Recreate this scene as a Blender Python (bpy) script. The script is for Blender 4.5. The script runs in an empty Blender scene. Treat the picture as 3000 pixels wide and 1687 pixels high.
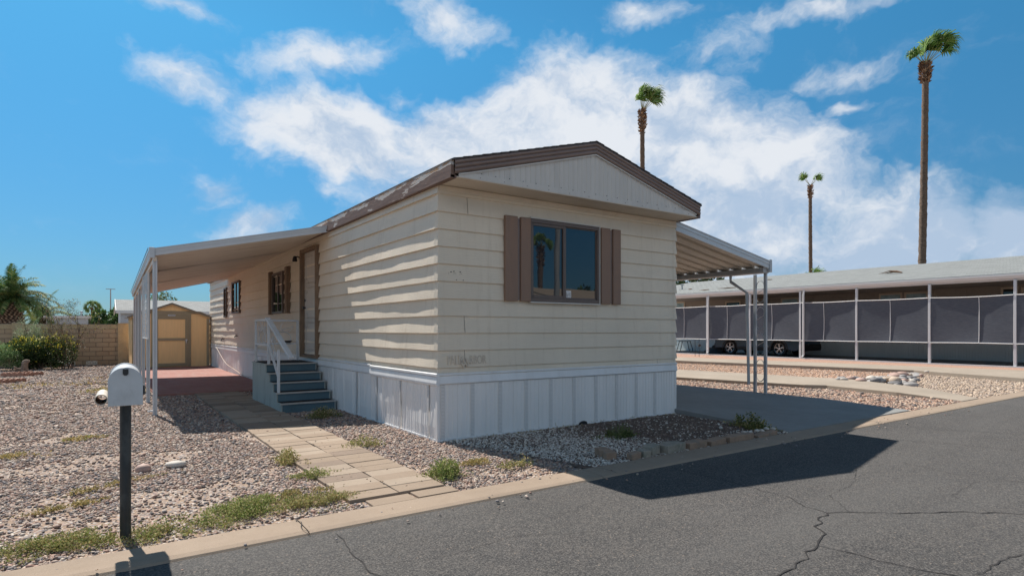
import bpy, bmesh, math, random
import numpy as np
from mathutils import Vector, Matrix
rad = math.radians
random.seed(7)
rng = np.random.default_rng(11)
S = bpy.context.scene

# ------------------------------------------------------------------ camera
CAM = Vector((-3.235, -6.177, 1.30))
FWD = Vector((0.5695, 0.822, 0)).normalized()
RGT = Vector((0.822, -0.5695, 0)).normalized()
cd = bpy.data.cameras.new('camera')
cam = bpy.data.objects.new('camera', cd)
S.collection.objects.link(cam)
cam.location = CAM
cam.rotation_euler = (rad(90), 0, math.atan2(-FWD.x, FWD.y))
cd.sensor_width = 36
cd.lens = 36 * 1491 / 2576
cd.shift_y = 0.04095
cd.clip_end = 3000
S.camera = cam

# ------------------------------------------------------------------ sun, sky, exposure
SUN = Vector((-0.100, 0.797, 1.0)).normalized()      # towards the sun
SUN_EL = math.asin(SUN.z)
SUN_AZ = math.atan2(SUN.x, SUN.y)
sl = bpy.data.lights.new('sun', 'SUN')
sl.energy = 4.6
sl.angle = rad(0.5)
sl.color = (1.0, 0.93, 0.84)
so = bpy.data.objects.new('sun', sl)
S.collection.objects.link(so)
so.rotation_euler = SUN.to_track_quat('Z', 'Y').to_euler()
S.view_settings.view_transform = 'Standard'
S.view_settings.look = 'None'
S.view_settings.exposure = 0.65
S.view_settings.gamma = 1.0

W = bpy.data.worlds.new('World')
S.world = W
W.use_nodes = True


class NT:
    """small helper round a node tree"""
    def __init__(s, tree):
        s.t = tree
        tree.nodes.clear()

    def n(s, kind, **kw):
        nd = s.t.nodes.new(kind)
        for k, v in kw.items():
            if k.startswith('i_'):
                nd.inputs[k[2:].replace('_', ' ')].default_value = v
            else:
                setattr(nd, k, v)
        return nd

    def l(s, a, b):
        s.t.links.new(a, b)

    def put(s, sock, v):
        if isinstance(v, bpy.types.NodeSocket):
            s.l(v, sock)
        elif v is not None:
            sock.default_value = v

    def math(s, op, a, b=None, c=None, clamp=False):
        nd = s.t.nodes.new('ShaderNodeMath')
        nd.operation = op
        nd.use_clamp = clamp
        s.put(nd.inputs[0], a)
        s.put(nd.inputs[1], b)
        s.put(nd.inputs[2], c)
        return nd.outputs[0]

    def mr(s, v, a, b, c=0.0, d=1.0, smooth=False):
        nd = s.t.nodes.new('ShaderNodeMapRange')
        nd.interpolation_type = 'SMOOTHSTEP' if smooth else 'LINEAR'
        s.put(nd.inputs[0], v)
        for i, x in enumerate((a, b, c, d)):
            s.put(nd.inputs[i + 1], x)
        return nd.outputs[0]

    def mix(s, f, a, b, mode='MIX'):
        nd = s.t.nodes.new('ShaderNodeMix')
        nd.data_type = 'RGBA'
        nd.blend_type = mode
        s.put(nd.inputs[0], f)
        for i, x in ((6, a), (7, b)):
            if isinstance(x, (tuple, list)) and len(x) == 3:
                x = (*x, 1)
            s.put(nd.inputs[i], x)
        return nd.outputs[2]

    def noise(s, vec, scale, detail=4, rough=0.55, dist=0.0):
        nd = s.t.nodes.new('ShaderNodeTexNoise')
        s.put(nd.inputs['Vector'], vec)
        s.put(nd.inputs['Scale'], scale)
        nd.inputs['Detail'].default_value = detail
        nd.inputs['Roughness'].default_value = rough
        nd.inputs['Distortion'].default_value = dist
        return nd.outputs[0]

    def mapv(s, vec, sc=(1, 1, 1), loc=(0, 0, 0)):
        nd = s.t.nodes.new('ShaderNodeMapping')
        s.l(vec, nd.inputs[0])
        nd.inputs['Location'].default_value = loc
        nd.inputs['Scale'].default_value = sc
        return nd.outputs[0]

    def vor(s, vec, scale, feature='F1', rnd=1.0):
        nd = s.t.nodes.new('ShaderNodeTexVoronoi')
        nd.feature = feature
        s.put(nd.inputs['Vector'], vec)
        nd.inputs['Scale'].default_value = scale
        nd.inputs['Randomness'].default_value = rnd
        return nd


SKY_STRENGTH = 0.10


def build_world():
    q = NT(W.node_tree)
    sky = q.n('ShaderNodeTexSky', sky_type='NISHITA')
    sky.sun_disc = False
    sky.sun_elevation = SUN_EL
    sky.sun_rotation = SUN_AZ
    sky.altitude = 350
    sky.air_density = 1.0
    sky.dust_density = 0.35
    sky.ozone_density = 2.2
    g = q.n('ShaderNodeTexCoord').outputs['Generated']

    gwarp = [None]

    def dot(v):
        nd = q.n('ShaderNodeVectorMath', operation='DOT_PRODUCT')
        q.l(gwarp[0], nd.inputs[0])
        nd.inputs[1].default_value = v
        return nd.outputs['Value']
    # a warped copy of the direction makes the cloud outlines ragged
    def warp(src, scale, amp, loc):
        nz = q.n('ShaderNodeTexNoise')
        nz.inputs['Scale'].default_value = scale
        nz.inputs['Detail'].default_value = 5
        nz.inputs['Roughness'].default_value = 0.6
        q.l(q.mapv(g, (1, 1, 1.3), loc), nz.inputs['Vector'])
        s1 = q.n('ShaderNodeVectorMath', operation='SUBTRACT'); q.l(nz.outputs['Color'], s1.inputs[0]); s1.inputs[1].default_value = (.5, .5, .5)
        s2 = q.n('ShaderNodeVectorMath', operation='SCALE'); q.l(s1.outputs[0], s2.inputs[0]); s2.inputs['Scale'].default_value = amp
        s3 = q.n('ShaderNodeVectorMath', operation='ADD'); q.l(src, s3.inputs[0]); q.l(s2.outputs[0], s3.inputs[1])
        return s3.outputs[0]
    gw = warp(g, 4.5, 0.17, (1, 5, 2))
    n1 = q.noise(q.mapv(gw, (1, 1, 1.5)), 6.0, 7, 0.60)
    n2 = q.noise(q.mapv(g, (1, 1, 2.2), (3.1, 1.7, 0.4)), 2.6, 4, 0.55)
    n3 = q.noise(q.mapv(gw, (1, 1, 1.5), (7, 2, 5)), 19.0, 6, 0.62)
    gwarp[0] = gw
    blobs = BLOBS
    acc = None
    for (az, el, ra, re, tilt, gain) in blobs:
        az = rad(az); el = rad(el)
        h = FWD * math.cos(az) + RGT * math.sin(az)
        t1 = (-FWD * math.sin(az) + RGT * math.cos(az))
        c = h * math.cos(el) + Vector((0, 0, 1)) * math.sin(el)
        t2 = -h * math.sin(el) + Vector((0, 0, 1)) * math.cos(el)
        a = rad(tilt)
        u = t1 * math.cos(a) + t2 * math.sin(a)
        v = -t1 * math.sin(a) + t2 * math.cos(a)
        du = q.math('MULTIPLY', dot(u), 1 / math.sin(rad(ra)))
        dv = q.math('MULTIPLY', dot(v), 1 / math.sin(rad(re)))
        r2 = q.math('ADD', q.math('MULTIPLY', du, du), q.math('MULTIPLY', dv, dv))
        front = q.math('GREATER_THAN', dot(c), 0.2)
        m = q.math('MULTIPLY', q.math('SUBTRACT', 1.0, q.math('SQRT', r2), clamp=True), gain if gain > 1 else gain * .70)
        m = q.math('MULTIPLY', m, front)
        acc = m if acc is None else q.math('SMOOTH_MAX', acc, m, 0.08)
    d = q.math('ADD', acc, q.math('MULTIPLY', q.math('SUBTRACT', n1, 0.5), 1.15))
    d = q.math('ADD', d, q.math('MULTIPLY', q.math('SUBTRACT', n3, 0.5), 0.50))
    d = q.math('MULTIPLY', d, q.mr(acc, 0.0, 0.10))
    dens = q.math('ADD', q.math('MULTIPLY', q.mr(d, 0.04, 0.60, 0, 1, True), 0.70), q.math('MULTIPLY', q.mr(d, 0.36, 0.82, 0, 1, True), 0.26))
    # brightness of a cloud: sunlit heads white, the undersides pale grey-blue
    up = q.noise(q.mapv(gw, (1, 1, 1.5), (0, 0, -0.05)), 6.0, 6, 0.60)
    z = q.n('ShaderNodeSeparateXYZ'); q.l(g, z.inputs[0])
    lit = q.math('ADD', q.math('MULTIPLY', q.math('SUBTRACT', n1, up), 2.4), q.math('MULTIPLY', q.math('SUBTRACT', n3, 0.5), 0.7))
    lit = q.math('ADD', lit, q.mr(z.outputs[2], 0.05, 0.40, -0.36, 0.30))
    lit = q.math('ADD', lit, q.math('MULTIPLY', q.math('SUBTRACT', n2, 0.5), 0.9))
    lit = q.mr(lit, -0.36, 0.40, 0, 1, True)
    ccol = q.mix(lit, (0.29, 0.365, 0.47), (0.52, 0.54, 0.57))
    # colour grade of the clear sky as the camera saw it
    fall = q.mr(z.outputs[2], 0.0, 0.42, 0.0, 1.0)
    k = SKY_STRENGTH
    grade = q.mix(fall, (k * 0.185, k * 0.30, k * 0.435), (k * 0.235, k * 0.70, k * 0.80))
    high = q.mr(z.outputs[2], 0.48, 0.85, 1.0, 0.42, True)
    hc = q.n('ShaderNodeCombineColor')
    for i in range(3): q.l(high, hc.inputs[i])
    base = q.mix(1.0, sky.outputs[0], grade, 'MULTIPLY')
    base = q.mix(1.0, base, hc.outputs[0], 'MULTIPLY')
    col = q.mix(dens, base, ccol)
    bg = q.n('ShaderNodeBackground')
    q.l(col, bg.inputs[0])
    bg.inputs[1].default_value = 1.0
    out = q.n('ShaderNodeOutputWorld')
    q.l(bg.outputs[0], out.inputs[0])


# azimuth from the street view axis, elevation, half widths, tilt, gain
BLOBS = [
    (-16.0, 17.2, 11.7, 5.5, 0, 1.5),
    (-5.3, 17.4, 10.7, 5.7, 0, 1.4),
    (5.1, 18.1, 14.5, 8.4, 10, 1.6),
    (15.4, 17.6, 10.7, 7.0, -10, 1.5),
    (21.3, 14.0, 12.0, 7.9, -28, 1.5),
    (0.5, 13.2, 19.2, 6.9, 0, 1.1),
    (17.2, 8.7, 18.2, 7.3, -5, 1.25),
    (32.3, 7.1, 10.2, 5.8, 5, 1.35),
    (40.0, 6.7, 4.1, 5.0, 0, 1.2),
    (-28.5, 20.8, 5.9, 2.5, -10, 0.85),
    (-17.4, 24.3, 9.1, 3.3, 14, 0.95),
    (-18.8, 20.7, 7.9, 1.8, 5, 0.7),
    (-6.0, 27.6, 7.6, 2.9, -30, 1),
    (-29.9, 25.4, 6.1, 1.5, 0, 0.85),
    (11.8, 28.1, 4.8, 1.7, 0, 0.8),
    (26.1, 26.3, 9.0, 1.6, 0, 0.85),
    (17.9, 23.8, 5.2, 3.3, 10, 0.7),
    (29.2, 21.3, 5.6, 2.0, -5, 0.55),
    (-26.3, 12.2, 3.4, 2.6, 0, 0.65),
    (-23.2, 9.1, 4.9, 2.1, 10, 0.85),
    (-17.1, 11.4, 3.2, 2.0, 0, 0.55),
    (-9.8, 22.1, 3.0, 1.5, 0, 0.75),
    (30.3, 18.3, 2.9, 0.8, 0, 0.5),
    (37.2, 10.6, 2.2, 1.4, 10, 0.6),
    (-7.2, 10.2, 11.3, 3.4, 0, 0.6),
    (-10.9, 14.8, 14.1, 4.5, 0, 0.9),
    (165, 34, 34, 15, 5, 1.8), (-150, 32, 30, 13, 0, 1.7), (125, 30, 26, 13, 0, 1.6), (-110, 30, 20, 11, 0, 1.4), (-175, 22, 30, 7, 0, 1.3), (75, 20, 14, 7, 0, 0.9),  # unseen clouds outside the frame, added to lift ambient light on the shaded front
]
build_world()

# ------------------------------------------------------------------ object helpers
ROOTLOC = {}


def tag(o, label=None, cat=None, group=None, kind=None):
    if label: o['label'] = label
    if cat: o['category'] = cat
    if group: o['group'] = group
    if kind: o['kind'] = kind
    return o


def thing(name, loc, label, cat, group=None):
    o = bpy.data.objects.new(name, None)
    o.empty_display_size = 0.2
    S.collection.objects.link(o)
    o.location = loc
    ROOTLOC[o.name] = Vector(loc)
    return tag(o, label, cat, group)


def rootloc(o):
    while o.parent: o = o.parent
    return ROOTLOC.get(o.name, Vector((0, 0, 0)))


def sweep_rows(v, f, ring_n, closed=False):
    pass


class MB:
    """collects shapes in world coordinates and links them as ONE mesh object"""
    def __init__(s):
        s.v = []; s.f = []; s.m = []

    def add(s, vs, fs, mi=0):
        k = len(s.v)
        s.v += [tuple(p) for p in vs]
        s.f += [tuple(i + k for i in fc) for fc in fs]
        s.m += [mi] * len(fs)
        return s

    def box(s, x0, x1, y0, y1, z0, z1, mi=0, M=None):
        vs = [Vector((x, y, z)) for x in (x0, x1) for y in (y0, y1) for z in (z0, z1)]
        if M is not None: vs = [M @ p for p in vs]
        return s.add(vs, [(0, 1, 3, 2), (4, 6, 7, 5), (0, 4, 5, 1), (2, 3, 7, 6), (0, 2, 6, 4), (1, 5, 7, 3)], mi)

    def quad(s, a, b, c, d, mi=0):
        return s.add([a, b, c, d], [(0, 1, 2, 3)], mi)

    def prism(s, poly, axis, a, b, mi=0, M=None):
        """poly: 2-D points; axis: 'x','y','z' = extrusion axis from a to b"""
        n = len(poly)
        def P(p, t):
            v = {'x': (t, p[0], p[1]), 'y': (p[0], t, p[1]), 'z': (p[0], p[1], t)}[axis]
            v = Vector(v)
            return M @ v if M is not None else v
        vs = [P(p, a) for p in poly] + [P(p, b) for p in poly]
        fs = [tuple(range(n))[::-1], tuple(range(n, 2 * n))]
        fs += [(i, (i + 1) % n, (i + 1) % n + n, i + n) for i in range(n)]
        return s.add(vs, fs, mi)

    def tube(s, pts, r, n=8, mi=0, cap=True, flat=None):
        pts = [Vector(p) for p in pts]
        rs = r if isinstance(r, (list, tuple)) else [r] * len(pts)
        vs = []; fs = []
        prev = None
        for i, p in enumerate(pts):
            t = (pts[min(i + 1, len(pts) - 1)] - pts[max(i - 1, 0)])
            if t.length < 1e-9: t = Vector((0, 0, 1))
            t.normalize()
            if prev is None:
                up = Vector((0, 0, 1)) if abs(t.z) < 0.9 else Vector((1, 0, 0))
                a = t.cross(up).normalized()
            else:
                a = (prev - t * prev.dot(t)).normalized()
            prev = a
            b = t.cross(a)
            for k in range(n):
                w = 2 * math.pi * k / n
                vs.append(p + (a * math.cos(w) + b * math.sin(w) * (flat or 1)) * rs[i])
        for i in range(len(pts) - 1):
            for k in range(n):
                fs.append((i * n + k, i * n + (k + 1) % n, (i + 1) * n + (k + 1) % n, (i + 1) * n + k))
        if cap:
            fs.append(tuple(range(n))[::-1])
            fs.append(tuple((len(pts) - 1) * n + k for k in range(n)))
        return s.add(vs, fs, mi)

    def grid(s, P, mi=0, flip=False):
        """P: rows of points"""
        k = len(s.v)
        R = len(P); C = len(P[0])
        for row in P: s.v += [tuple(p) for p in row]
        for i in range(R - 1):
            for j in range(C - 1):
                a = k + i * C + j
                fc = (a, a + 1, a + C + 1, a + C)
                s.f.append(fc[::-1] if flip else fc); s.m.append(mi)
        return s

    def lathe(s, prof, c, n=24, mi=0, axis='z'):
        vs = []; fs = []
        for (r, h) in prof:
            for k in range(n):
                w = 2 * math.pi * k / n
                x, y = r * math.cos(w), r * math.sin(w)
                p = {'z': (x, y, h), 'y': (x, h, y), 'x': (h, x, y)}[axis]
                vs.append((p[0] + c[0], p[1] + c[1], p[2] + c[2]))
        for i in range(len(prof) - 1):
            for k in range(n):
                fs.append((i * n + k, i * n + (k + 1) % n, (i + 1) * n + (k + 1) % n, (i + 1) * n + k))
        return s.add(vs, fs, mi)

    def build(s, name, mats, parent=None, origin=None, smooth=False, bevel=0.0, col=None, angle=35):
        me = bpy.data.meshes.new(name)
        if parent is not None: off = rootloc(parent)
        else: off = Vector(origin) if origin is not None else Vector((0, 0, 0))
        vs = [(p[0] - off.x, p[1] - off.y, p[2] - off.z) for p in s.v]
        me.from_pydata(vs, [], s.f)
        if not isinstance(mats, (list, tuple)): mats = [mats]
        for m in mats: me.materials.append(m)
        if len(mats) > 1:
            me.polygons.foreach_set('material_index', s.m)
        bm = bmesh.new(); bm.from_mesh(me)
        bmesh.ops.recalc_face_normals(bm, faces=bm.faces)
        bm.to_mesh(me); bm.free()
        me.update()
        o = bpy.data.objects.new(name, me)
        S.collection.objects.link(o)
        if parent is not None: o.parent = parent
        else: o.location = off
        if smooth:
            me.polygons.foreach_set('use_smooth', [True] * len(me.polygons))
            if smooth != 'full':
                me.set_sharp_from_angle(angle=rad(angle))
        if bevel:
            b = o.modifiers.new('bevel', 'BEVEL'); b.width = bevel; b.segments = 2
            b.limit_method = 'ANGLE'; b.angle_limit = rad(40)
        ROOTLOC.setdefault(o.name, off)
        return o


def npmesh(name, V, F, mat, col=None, parent=None, origin=(0, 0, 0), smooth=False):
    """V (n,3), F (m,k) all faces with the same number of corners, col (n,3) per vertex"""
    me = bpy.data.meshes.new(name)
    off = rootloc(parent) if parent is not None else Vector(origin)
    V = V - np.array(off)[None, :]
    m, k = F.shape
    me.vertices.add(len(V)); me.vertices.foreach_set('co', V.astype(np.float32).ravel())
    me.loops.add(m * k); me.loops.foreach_set('vertex_index', F.astype(np.int32).ravel())
    me.polygons.add(m)
    me.polygons.foreach_set('loop_start', np.arange(0, m * k, k, dtype=np.int32))
    me.polygons.foreach_set('loop_total', np.full(m, k, dtype=np.int32))
    if smooth: me.polygons.foreach_set('use_smooth', np.ones(m, dtype=bool))
    me.update(calc_edges=True)
    if col is not None:
        at = me.color_attributes.new('col', 'FLOAT_COLOR', 'POINT')
        c4 = np.ones((len(V), 4), dtype=np.float32); c4[:, :3] = col
        at.data.foreach_set('color', c4.ravel())
    me.materials.append(mat)
    o = bpy.data.objects.new(name, me)
    S.collection.objects.link(o)
    if parent is not None: o.parent = parent
    else: o.location = off
    ROOTLOC.setdefault(o.name, Vector(off))
    return o


def copy_tree(o, parent=None):
    c = o.copy(); S.collection.objects.link(c); c.parent = parent
    for ch in list(o.children): copy_tree(ch, c)
    return c


# ------------------------------------------------------------------ materials
def newmat(name):
    m = bpy.data.materials.new(name); m.use_nodes = True
    q = NT(m.node_tree)
    out = q.n('ShaderNodeOutputMaterial')
    b = q.n('ShaderNodeBsdfPrincipled')
    q.l(b.outputs[0], out.inputs[0])
    q.out = out; q.b = b; q.mat = m
    q.obj = q.n('ShaderNodeTexCoord').outputs['Object']
    q.pos = q.n('ShaderNodeNewGeometry').outputs['Position']
    return q


def bump(q, h, dist, strength=1.0, nrm=None):
    nd = q.n('ShaderNodeBump')
    nd.inputs['Strength'].default_value = strength
    nd.inputs['Distance'].default_value = dist
    q.l(h, nd.inputs['Height'])
    if nrm is not None: q.l(nrm, nd.inputs['Normal'])
    return nd.outputs[0]


def mat(name, c, rough=0.6, var=0.12, vs=1.5, fine=0.06, fs=30, bmp=0.0, bs=60, metal=0.0, spec=0.5, coat=0.0,
        stain=None, stain_amt=0.0, stain_scale=2.0, stretch=(1, 1, 1)):
    """plain painted / metal / wooden surface with blotches, fine grain, optional stains"""
    q = newmat(name)
    v = q.mapv(q.pos, stretch)
    n1 = q.noise(v, vs, 5, 0.6)
    n2 = q.noise(v, fs, 4, 0.6)
    k = q.math('ADD', q.mr(n1, 0.3, 0.7, 1 - var, 1 + var), q.mr(n2, 0.3, 0.7, -fine, fine))
    kk = q.n('ShaderNodeCombineColor')
    for i in range(3): q.l(k, kk.inputs[i])
    col = q.mix(1.0, (*c, 1), kk.outputs[0], 'MULTIPLY')
    if stain:
        n3 = q.noise(q.mapv(v, (1, 1, 1), (5, 3, 1)), stain_scale, 7, 0.65)
        col = q.mix(q.math('MULTIPLY', q.mr(n3, 0.5, 0.68, 0, 1, True), stain_amt), col, stain)
    q.l(col, q.b.inputs['Base Color'])
    q.l(q.mr(n1, 0.3, 0.7, rough * 0.88, min(1, rough * 1.12)), q.b.inputs['Roughness'])
    q.b.inputs['Metallic'].default_value = metal
    q.b.inputs['Specular IOR Level'].default_value = spec
    q.b.inputs['Coat Weight'].default_value = coat
    if bmp:
        q.l(bump(q, q.noise(v, bs, 4, 0.6), bmp), q.b.inputs['Normal'])
    return q.mat


def m_siding(name='painted_siding', c=(0.71, 0.63, 0.515)):
    q = newmat(name)
    # wood grain runs along the boards (horizontal), whichever way the wall faces
    g = q.mapv(q.pos, (2.2, 2.2, 42))
    grain = q.noise(g, 2.4, 6, 0.62, 1.3)
    blot = q.noise(q.pos, 0.9, 5, 0.6)
    drip = q.noise(q.mapv(q.pos, (6, 6, 0.35)), 2.0, 6, 0.7)
    col = q.mix(q.mr(blot, 0.3, 0.7, 0, 1), (c[0] * 0.93, c[1] * 0.925, c[2] * 0.92), (c[0] * 1.05, c[1] * 1.05, c[2] * 1.05))
    col = q.mix(q.mr(grain, 0.35, 0.7, 0, 0.10), col, (c[0] * 0.55, c[1] * 0.5, c[2] * 0.45))
    col = q.mix(q.math('MULTIPLY', q.mr(drip, 0.5, 0.78, 0, 1, True), 0.26), col, (0.34, 0.25, 0.165))
    q.l(col, q.b.inputs['Base Color'])
    q.b.inputs['Roughness'].default_value = 0.62
    q.b.inputs['Specular IOR Level'].default_value = 0.35
    q.l(bump(q, grain, 0.004, 0.8), q.b.inputs['Normal'])
    return q.mat


def m_attr(name, rough=0.75, bmp=0.0, bs=80, trans=0.0, spec=0.3, mul=1.0):
    q = newmat(name)
    a = q.n('ShaderNodeAttribute', attribute_name='col')
    col = q.mix(1.0, a.outputs['Color'], (mul, mul, mul, 1), 'MULTIPLY')
    q.l(col, q.b.inputs['Base Color'])
    q.b.inputs['Roughness'].default_value = rough
    q.b.inputs['Specular IOR Level'].default_value = spec
    if bmp: q.l(bump(q, q.noise(q.pos, bs, 3, 0.6), bmp), q.b.inputs['Normal'])
    if trans:
        t = q.n('ShaderNodeBsdfTranslucent'); q.l(col, t.inputs[0])
        mx = q.n('ShaderNodeMixShader'); mx.inputs[0].default_value = trans
        q.l(q.b.outputs[0], mx.inputs[1]); q.l(t.outputs[0], mx.inputs[2])
        q.l(mx.outputs[0], q.out.inputs[0])
    return q.mat


def m_gravel(name, tones, soil, scale=42, patch=0.35, bmp=0.018):
    """pebbled ground seen from afar: cell-coloured stones over soil"""
    q = newmat(name)
    wv = q.n('ShaderNodeVectorMath', operation='ADD')
    q.l(q.pos, wv.inputs[0])
    nz = q.n('ShaderNodeTexNoise'); nz.inputs['Scale'].default_value = 30; q.l(q.pos, nz.inputs['Vector'])
    sc = q.n('ShaderNodeVectorMath', operation='SCALE'); sc.inputs['Scale'].default_value = 0.012
    q.l(nz.outputs['Color'], sc.inputs[0]); q.l(sc.outputs[0], wv.inputs[1])
    v1 = q.vor(wv.outputs[0], scale)
    r = q.n('ShaderNodeValToRGB'); r.color_ramp.interpolation = 'CONSTANT'
    els = r.color_ramp.elements
    while len(els) < len(tones): els.new(0.5)
    for i, t in enumerate(tones):
        els[i].position = i / len(tones); els[i].color = (*t, 1)
    sep = q.n('ShaderNodeSeparateColor'); q.l(v1.outputs['Color'], sep.inputs[0])
    q.l(sep.outputs[0], r.inputs[0])
    k = q.mr(sep.outputs[1], 0, 1, 0.75, 1.2)
    kk = q.n('ShaderNodeCombineColor')
    for i in range(3): q.l(k, kk.inputs[i])
    st = q.mix(1.0, r.outputs[0], kk.outputs[0], 'MULTIPLY')
    gap = q.mr(v1.outputs['Distance'], 0.42, 0.62, 0, 1, True)
    big = q.noise(q.pos, 0.8, 5, 0.6)
    mid = q.noise(q.mapv(q.pos, (1, 1, 1), (4, 4, 0)), 3.5, 5, 0.65)
    cover = q.mr(q.math('ADD', big, q.math('MULTIPLY', mid, 0.6)), 0.86, 1.0, 0, 1, True)
    cover = q.math('MULTIPLY', cover, patch)
    gap = q.math('MAXIMUM', gap, cover)
    sn = q.noise(q.pos, 60, 4, 0.7)
    so_ = q.mix(sn, (soil[0] * 0.7, soil[1] * 0.7, soil[2] * 0.7), (soil[0] * 1.25, soil[1] * 1.25, soil[2] * 1.25))
    q.l(q.mix(gap, st, so_), q.b.inputs['Base Color'])
    q.b.inputs['Roughness'].default_value = 0.85
    q.b.inputs['Specular IOR Level'].default_value = 0.2
    h = q.math('SUBTRACT', 1.0, v1.outputs['Distance'])
    h = q.math('MULTIPLY', h, q.math('SUBTRACT', 1.0, cover))
    q.l(bump(q, h, bmp, 1.0), q.b.inputs['Normal'])
    return q.mat


def m_asphalt():
    q = newmat('worn_asphalt')
    v = q.vor(q.pos, 95)
    sep = q.n('ShaderNodeSeparateColor'); q.l(v.outputs['Color'], sep.inputs[0])
    v2 = q.vor(q.pos, 38)
    sep2 = q.n('ShaderNodeSeparateColor'); q.l(v2.outputs['Color'], sep2.inputs[0])
    big = q.noise(q.pos, 0.55, 6, 0.6)
    mid = q.noise(q.pos, 4.0, 6, 0.65)
    base = q.mix(q.mr(big, 0.3, 0.7), (0.052, 0.052, 0.053), (0.088, 0.087, 0.086))
    base = q.mix(q.mr(mid, 0.42, 0.72, 0, 0.45), base, (0.105, 0.097, 0.090))
    tone = q.mix(sep.outputs[1], (0.030, 0.029, 0.030), (0.26, 0.215, 0.18))
    amt = q.mr(sep.outputs[0], 0.25, 1.0, 0, q.mr(q.noise(q.pos, 1.1, 4, 0.6), 0.35, 0.65, 0.55, 1.0))
    near = q.mr(v.outputs['Distance'], 0.28, 0.45, 1, 0)
    base = q.mix(q.math('MULTIPLY', amt, near), base, tone)
    amt2 = q.math('MULTIPLY', q.math('GREATER_THAN', sep2.outputs[0], 0.93), q.mr(v2.outputs['Distance'], 0.12, 0.3, 1, 0))
    base = q.mix(amt2, base, (0.34, 0.27, 0.21))
    fine = q.noise(q.pos, 260, 3, 0.6)
    base = q.mix(q.mr(fine, 0.35, 0.65, 0, 0.35), base, (0.03, 0.03, 0.033))
    gr = q.noise(q.pos, 75, 5, 0.8)
    base = q.mix(q.mr(gr, 0.50, 0.62, 0, 0.75), base, (0.205, 0.192, 0.180))
    base = q.mix(q.mr(gr, 0.48, 0.37, 0, 0.8), base, (0.022, 0.022, 0.024))
    g2 = q.noise(q.pos, 30, 6, 0.8)
    base = q.mix(q.mr(g2, 0.50, 0.64, 0, 0.40), base, (0.18, 0.165, 0.15))
    base = q.mix(q.mr(g2, 0.48, 0.36, 0, 0.40), base, (0.035, 0.035, 0.037))
    lane = q.noise(q.mapv(q.pos, (0.25, 1.6, 1), (3, 0, 0)), 1.0, 4, 0.6)
    base = q.mix(q.mr(lane, 0.45, 0.7, 0, 0.35), base, (0.125, 0.122, 0.118))
    q.l(base, q.b.inputs['Base Color'])
    q.b.inputs['Roughness'].default_value = 0.88
    q.b.inputs['Specular IOR Level'].default_value = 0.22
    h = q.math('ADD', q.math('MULTIPLY', q.noise(q.pos, 120, 5, 0.75), 1.0), q.math('MULTIPLY', q.math('SUBTRACT', 1.0, v.outputs['Distance']), 0.5))
    q.l(bump(q, h, 0.006, 1.0), q.b.inputs['Normal'])
    return q.mat


def m_concrete(name, c, speck=0.25, joints=None):
    q = newmat(name)
    big = q.noise(q.pos, 0.9, 6, 0.6)
    mid = q.noise(q.pos, 7.0, 6, 0.7)
    f = q.noise(q.pos, 130, 4, 0.7)
    col = q.mix(q.mr(big, 0.3, 0.7), tuple(x * 0.86 for x in c), tuple(x * 1.08 for x in c))
    col = q.mix(q.mr(mid, 0.4, 0.75, 0, 0.3), col, tuple(x * y for x, y in zip(c, (0.68, 0.64, 0.58))))
    col = q.mix(q.mr(f, 0.55, 0.72, 0, speck), col, (0.16, 0.12, 0.10))
    q.l(col, q.b.inputs['Base Color'])
    q.b.inputs['Roughness'].default_value = 0.88
    q.b.inputs['Specular IOR Level'].default_value = 0.2
    q.l(bump(q, f, 0.004, 0.7), q.b.inputs['Normal'])
    return q.mat


def m_shingle(name, c, w=0.30, h=0.14, axes='yz'):
    """asphalt shingles; u runs along Y, v runs down the slope (uses X)"""
    q = newmat(name)
    sx = q.n('ShaderNodeSeparateXYZ'); q.l(q.pos, sx.inputs[0])
    cb = q.n('ShaderNodeCombineXYZ')
    q.l(sx.outputs[1 if axes == 'yz' else 0], cb.inputs[0])
    q.l(sx.outputs[0 if axes == 'yz' else 1], cb.inputs[1])
    br = q.n('ShaderNodeTexBrick')
    q.l(cb.outputs[0], br.inputs['Vector'])
    br.inputs['Scale'].default_value = 1.0
    br.inputs['Brick Width'].default_value = w
    br.inputs['Row Height'].default_value = h
    br.inputs['Mortar Size'].default_value = 0.012
    br.inputs['Mortar Smooth'].default_value = 0.6
    br.inputs['Color1'].default_value = (*[x * 0.88 for x in c], 1)
    br.inputs['Color2'].default_value = (*[x * 1.14 for x in c], 1)
    br.inputs['Mortar'].default_value = (*[x * 0.55 for x in c], 1)
    n = q.noise(q.pos, 150, 3, 0.7)
    b2 = q.noise(q.pos, 1.2, 4, 0.6)
    col = q.mix(q.mr(n, 0.3, 0.7, 0, 0.4), br.outputs[0], tuple(x * 0.6 for x in c))
    col = q.mix(q.mr(b2, 0.35, 0.7, 0, 0.25), col, tuple(x * 0.8 for x in c))
    q.l(col, q.b.inputs['Base Color'])
    q.b.inputs['Roughness'].default_value = 0.9
    hh = q.math('ADD', q.math('MULTIPLY', br.outputs[1], -1.0), q.math('MULTIPLY', n, 0.3))
    q.l(bump(q, hh, 0.012, 0.8), q.b.inputs['Normal'])
    return q.mat


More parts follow.
